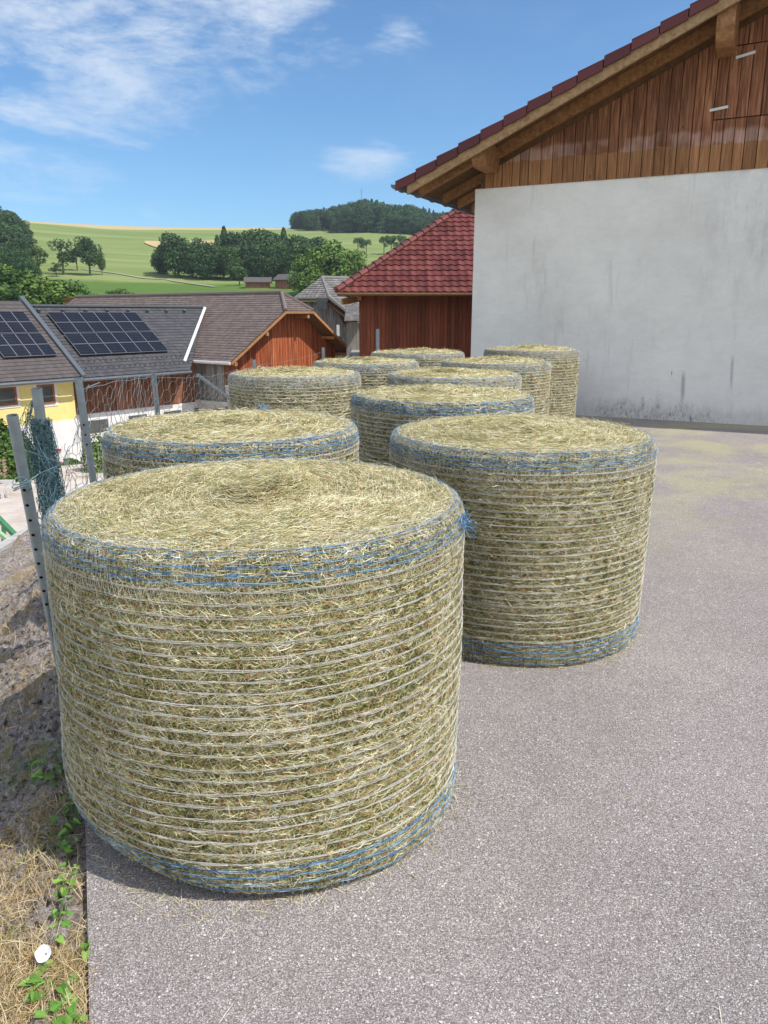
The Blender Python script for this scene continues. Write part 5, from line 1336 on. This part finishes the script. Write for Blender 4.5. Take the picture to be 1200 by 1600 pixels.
def tree(kind, var, fol, px, py, Y_, H_, label, group=None, wide=1.0, name='tree'):
    """foot at photo position px and depth Y_ on the terrain"""
    X_ = (px - 600) / 1240 * Y_; z = float(zter(X_, Y_)); lm, tm = proto(kind, var, fol)
    t = thing(name, label, 'tree', (X_, Y_, z - .3), group); t.scale = (H_ * wide, H_ * wide, H_); t.rotation_euler = (0, 0, random.uniform(0, 6.28))
    for nm, me in (('crown', lm), ('trunk', tm)):
        o = bpy.data.objects.new(nm, me); COL.objects.link(o); o.parent = t
    return t
# orchard-like trees on the left meadow
tree('loose', 1, 'fol_dark', 105, 0, 290, 14.5, 'broad loose tree on the meadow, left of the tall slim tree', wide=1.1)
tree('tall', 1, 'fol_dark', 146, 0, 292, 15, 'tall slim tree on the left meadow beside the farm track')
tree('tall', 2, 'fol_mid', 165, 0, 295, 9.5, 'thin bare-looking tree right of the tall slim tree', wide=.55)
tree('small', 3, 'fol_mid', 68, 0, 285, 11.0, 'rounded pale tree at the foot of the left forest', wide=.95)
tree('small', 2, 'fol_mid', 127, 0, 305, 9.0, 'small tree between the broad loose tree and the tall slim tree')
tree('small', 1, 'fol_mid', 94, 0, 282, 6.0, 'low bushy tree in front of the broad loose meadow tree', wide=1.1)
# grove
gl = 'dark green tree in the dense grove before the mown hill'
tree('full', 1, 'fol_dark', 283, 0, 300, 18.5, 'tall round dark tree at the left end of the grove')
tree('full', 2, 'fol_dark', 260, 0, 308, 12.5, 'lower dark tree at the outermost left of the grove')
k = 0
for px, Y_, H_, kd in ((305, 300, 14, 'full'), (328, 296, 14, 'full'), (318, 320, 16, 'full'), (345, 315, 15, 'conifer'), (356, 322, 16.5, 'conifer'), (352, 300, 15, 'full'), (372, 318, 18, 'spire'), (368, 296, 13, 'full'), (385, 300, 15, 'full'), (392, 322, 19, 'spire'), (400, 298, 14, 'full'), (408, 315, 18.5, 'full'), (425, 318, 20, 'full'), (415, 293, 13.5, 'full'), (432, 296, 14, 'full'), (440, 302, 16, 'full'), (447, 320, 17, 'conifer'), (460, 316, 19, 'full'), (478, 310, 18, 'full'), (470, 290, 14, 'full'), (455, 290, 12, 'full'), (492, 322, 16.5, 'spire'), (506, 316, 14.5, 'spire')):
    tree(kd, k % 3 + 1, ('fol_dark', 'fol_dark', 'fol_dk2', 'fol_grove')[k % 4], px, 0, Y_, H_ * (1, 1.08, .94)[k % 3], gl, 'trees of the grove on the hillside', wide=(1.05 if kd != 'conifer' else 1.15)); k += 1
tree('full', 3, 'fol_light', 512, 0, 228, 17.5, 'bright green rounded tree behind the grey barn roof', wide=1.25)
tree('full', 1, 'fol_light', 545, 0, 235, 14.0, 'bright green tree at the left tip of the red tiled roof', wide=1.1)
tree('full', 2, 'fol_light', 480, 0, 222, 12.0, 'light green tree in front of the grove, above the barn ridge', wide=1.1)
tree('small', 1, 'fol_mid', 376, 0, 262, 7.5, 'small round tree beside the low hut on the meadow', wide=1.0)
for px, H_, w_, lab in ((573, 8, .8, 'small tree on the far field, first from the left of its row'), (600, 9.5, .9, 'small tree on the far field, standing alone mid-row'), (611, 10, .8, 'small tree on the far field just right of the mid-row tree'), (625, 10, .8, 'small tree on the far field next to the red roof slope'), (560, 9, .7, 'pale small tree on the far field behind the bright green tree')):
    tree('small', 2, 'fol_mid', px, 0, 430, H_ * 1.15, lab, wide=w_)
# hedge trees behind the stable roof, left
def wood(name, spots, kinds, label, seed):
    rg_ = np.random.default_rng(seed); V_ = []; Q_ = []; k0 = 0; mi = []
    pr_ = [tree_mesh(kd, s_)[0] for s_, kd in enumerate(kinds)]
    for px, Y_, H_ in spots:
        v, q = pr_[rg_.integers(len(pr_))]; X_ = (px - 600) / 1240 * Y_; z = float(zter(X_, Y_)); a = rg_.uniform(0, 6.28)
        w_ = H_ * rg_.uniform(.95, 1.25); c, s_ = math.cos(a), math.sin(a)
        vv = np.stack([(v[:, 0] * c - v[:, 1] * s_) * w_ + X_, (v[:, 0] * s_ + v[:, 1] * c) * w_ + Y_, v[:, 2] * H_ + z - .5], -1)
        V_.append(vv); Q_.append(q + k0); k0 += len(v); mi.append(np.full(len(q), rg_.integers(2)))
    o = fast_mesh(name, np.concatenate(V_), np.concatenate(Q_), [M['fol_dark'], M['fol_dk2']], mi=np.concatenate(mi)); return tag(o, label, 'forest', kind='stuff')
rg_ = np.random.default_rng(31)
sp = []
for k in range(230):
    px = rg_.uniform(464, 715); hump = np.interp(px, [455, 480, 530, 565, 640, 720], [11, 14, 16, 20, 16, 12]); r0_ = np.interp(px, [455, 520, 700], [610, 560, 525]); sp.append((px, rg_.uniform(r0_, 655), hump * rg_.uniform(.8, 1.05)))
wood('hilltop_forest', sp, ('full', 'spire', 'conifer', 'full'), 'dark mixed forest crowning the hilltop behind the red roof', 1)
sp = []
for k in range(75):
    px = rg_.uniform(-110, 52); Y_ = rg_.uniform(285, 420); sp.append((px, Y_, rg_.uniform(12, 17) * (1 if px < 30 else .85)))
for k in range(26): sp.append((rg_.uniform(-90, 60), rg_.uniform(225, 285), rg_.uniform(8, 11)))
wood('hillside_forest', sp, ('full', 'spire', 'full'), 'dark forest on the hillside at the left edge', 2)
for k, (px, Y_, H_, w_, lab) in enumerate(((-12, 150, 12.0, 1.4, 'leafy tree behind the yellow house roof at the left edge'), (22, 146, 11.3, 1.4, 'leafy tree behind the yellow house, second from the left edge'), (50, 142, 11.6, 1.35, 'leafy tree above the ridge of the yellow house'), (82, 140, 10.8, 1.4, 'leafy tree above the left end of the solar stable ridge'), (115, 142, 9.8, 1.4, 'leafy bush-like tree behind the stable ridge, right of the others'), (140, 145, 8.0, 1.4, 'lowest leafy tree at the right end of the hedge behind the ridge'))):
    tree('full', k % 3 + 1, 'fol_mid' if k % 3 else 'fol_light', px, 0, Y_, H_, lab, wide=w_)
tree('small', 1, 'fol_mid', 189, 0, 168, 6.5, 'small dark shrub on the meadow above the dark roof ridge', wide=1.3)

# valley huts and mast
def hut(px, Y_, w_, h_, d_, label, yaw=0.1):
    X_ = (px - 600) / 1240 * Y_; z = float(zter(X_, Y_)); t = thing('field_hut', label, 'hut', (X_, Y_, z))
    u = np.array([math.cos(yaw), math.sin(yaw), 0]); v_ = np.array([-u[1], u[0], 0]); c = np.array([X_, Y_, z])
    mb = MB(); mb.box(c - u * w_ / 2 - v_ * d_ / 2 - UP * 1, u * w_, v_ * d_, UP * (h_ + 1)); mb.build('wall', M['brown_boards'], t)
    mb = MB(); rp = c + UP * (h_ + d_ * .28)
    for sg in (-1, 1):
        e = c + v_ * sg * (d_ / 2 + .6) + UP * (h_ - .15); mb.hexa([e - u * (w_ / 2 + .6), e + u * (w_ / 2 + .6), rp + u * (w_ / 2 + .6), rp - u * (w_ / 2 + .6)], [q + UP * .15 for q in (e - u * (w_ / 2 + .6), e + u * (w_ / 2 + .6), rp + u * (w_ / 2 + .6), rp - u * (w_ / 2 + .6))])
    mb.build('roof', M['mauve_tile'], t)
hut(405, 252, 7.5, 1.6, 5, 'low brown hut on the meadow in front of the grove')
hut(452, 250, 6, 2.4, 6, 'brown-roofed hut half hidden by trees, right of the low hut', -.4)
Xm = (566 - 600) / 1240 * 640; zm = float(zter(Xm, 640.))
ms = thing('radio_mast', 'thin radio mast rising above the hilltop forest', 'mast', (Xm, 640, zm))
mb = MB(); mb.tube([(Xm, 640, zm), (Xm, 640, zm + 27)], [.25, .16], 5); mb.build('pole', M['galv'], ms)
mb = MB(); mb.beam((Xm - 1.6, 640, zm + 24), (Xm + 1.6, 640, zm + 24), .2, .2); mb.beam((Xm - 1.6, 640, zm + 23), (Xm - 1.6, 640, zm + 27), .2, .2); mb.beam((Xm + 1.6, 640, zm + 23), (Xm + 1.6, 640, zm + 27), .2, .2); mb.build('antenna', M['galv'], ms)
mk = MB(); h_ = hit(361, 436); mk.hexa([h_ + np.array(q) for q in ((-.7, 0, -.5), (.7, 0, -.5), (.7, .7, -.5), (-.7, .7, -.5))], [h_ + np.array(q) for q in ((-.4, .1, 1.7), (.4, .1, 1.7), (.4, .5, 1.7), (-.4, .5, 1.7))]); 
tag(mk.build('wayside_shrine', M['white_render'], bevel=.05), 'small white wayside pillar on the meadow by the small round tree', 'shrine')

# ------------------------------------------------------------------ summer haze over the valley
hz = MB(); hz.hexa([(-5100, -5100, -75), (5100, -5100, -75), (5100, 5100, -75), (-5100, 5100, -75)], [(-5100, -5100, 112), (5100, -5100, 112), (5100, 5100, 112), (-5100, 5100, 112)])
hm_ = bpy.data.materials.new('summer_haze'); hm_.use_nodes = True; ht = hm_.node_tree; ht.nodes.clear()
ho = ht.nodes.new('ShaderNodeOutputMaterial'); hv_ = ht.nodes.new('ShaderNodeVolumePrincipled')
hv_.inputs['Color'].default_value = (.80, .88, 1.0, 1); hv_.inputs['Density'].default_value = .00020; hv_.inputs['Anisotropy'].default_value = .2
ht.links.new(hv_.outputs[0], ho.inputs['Volume'])
tag(hz.build('haze', hm_), 'thin summer haze over the valley', 'haze', kind='stuff')
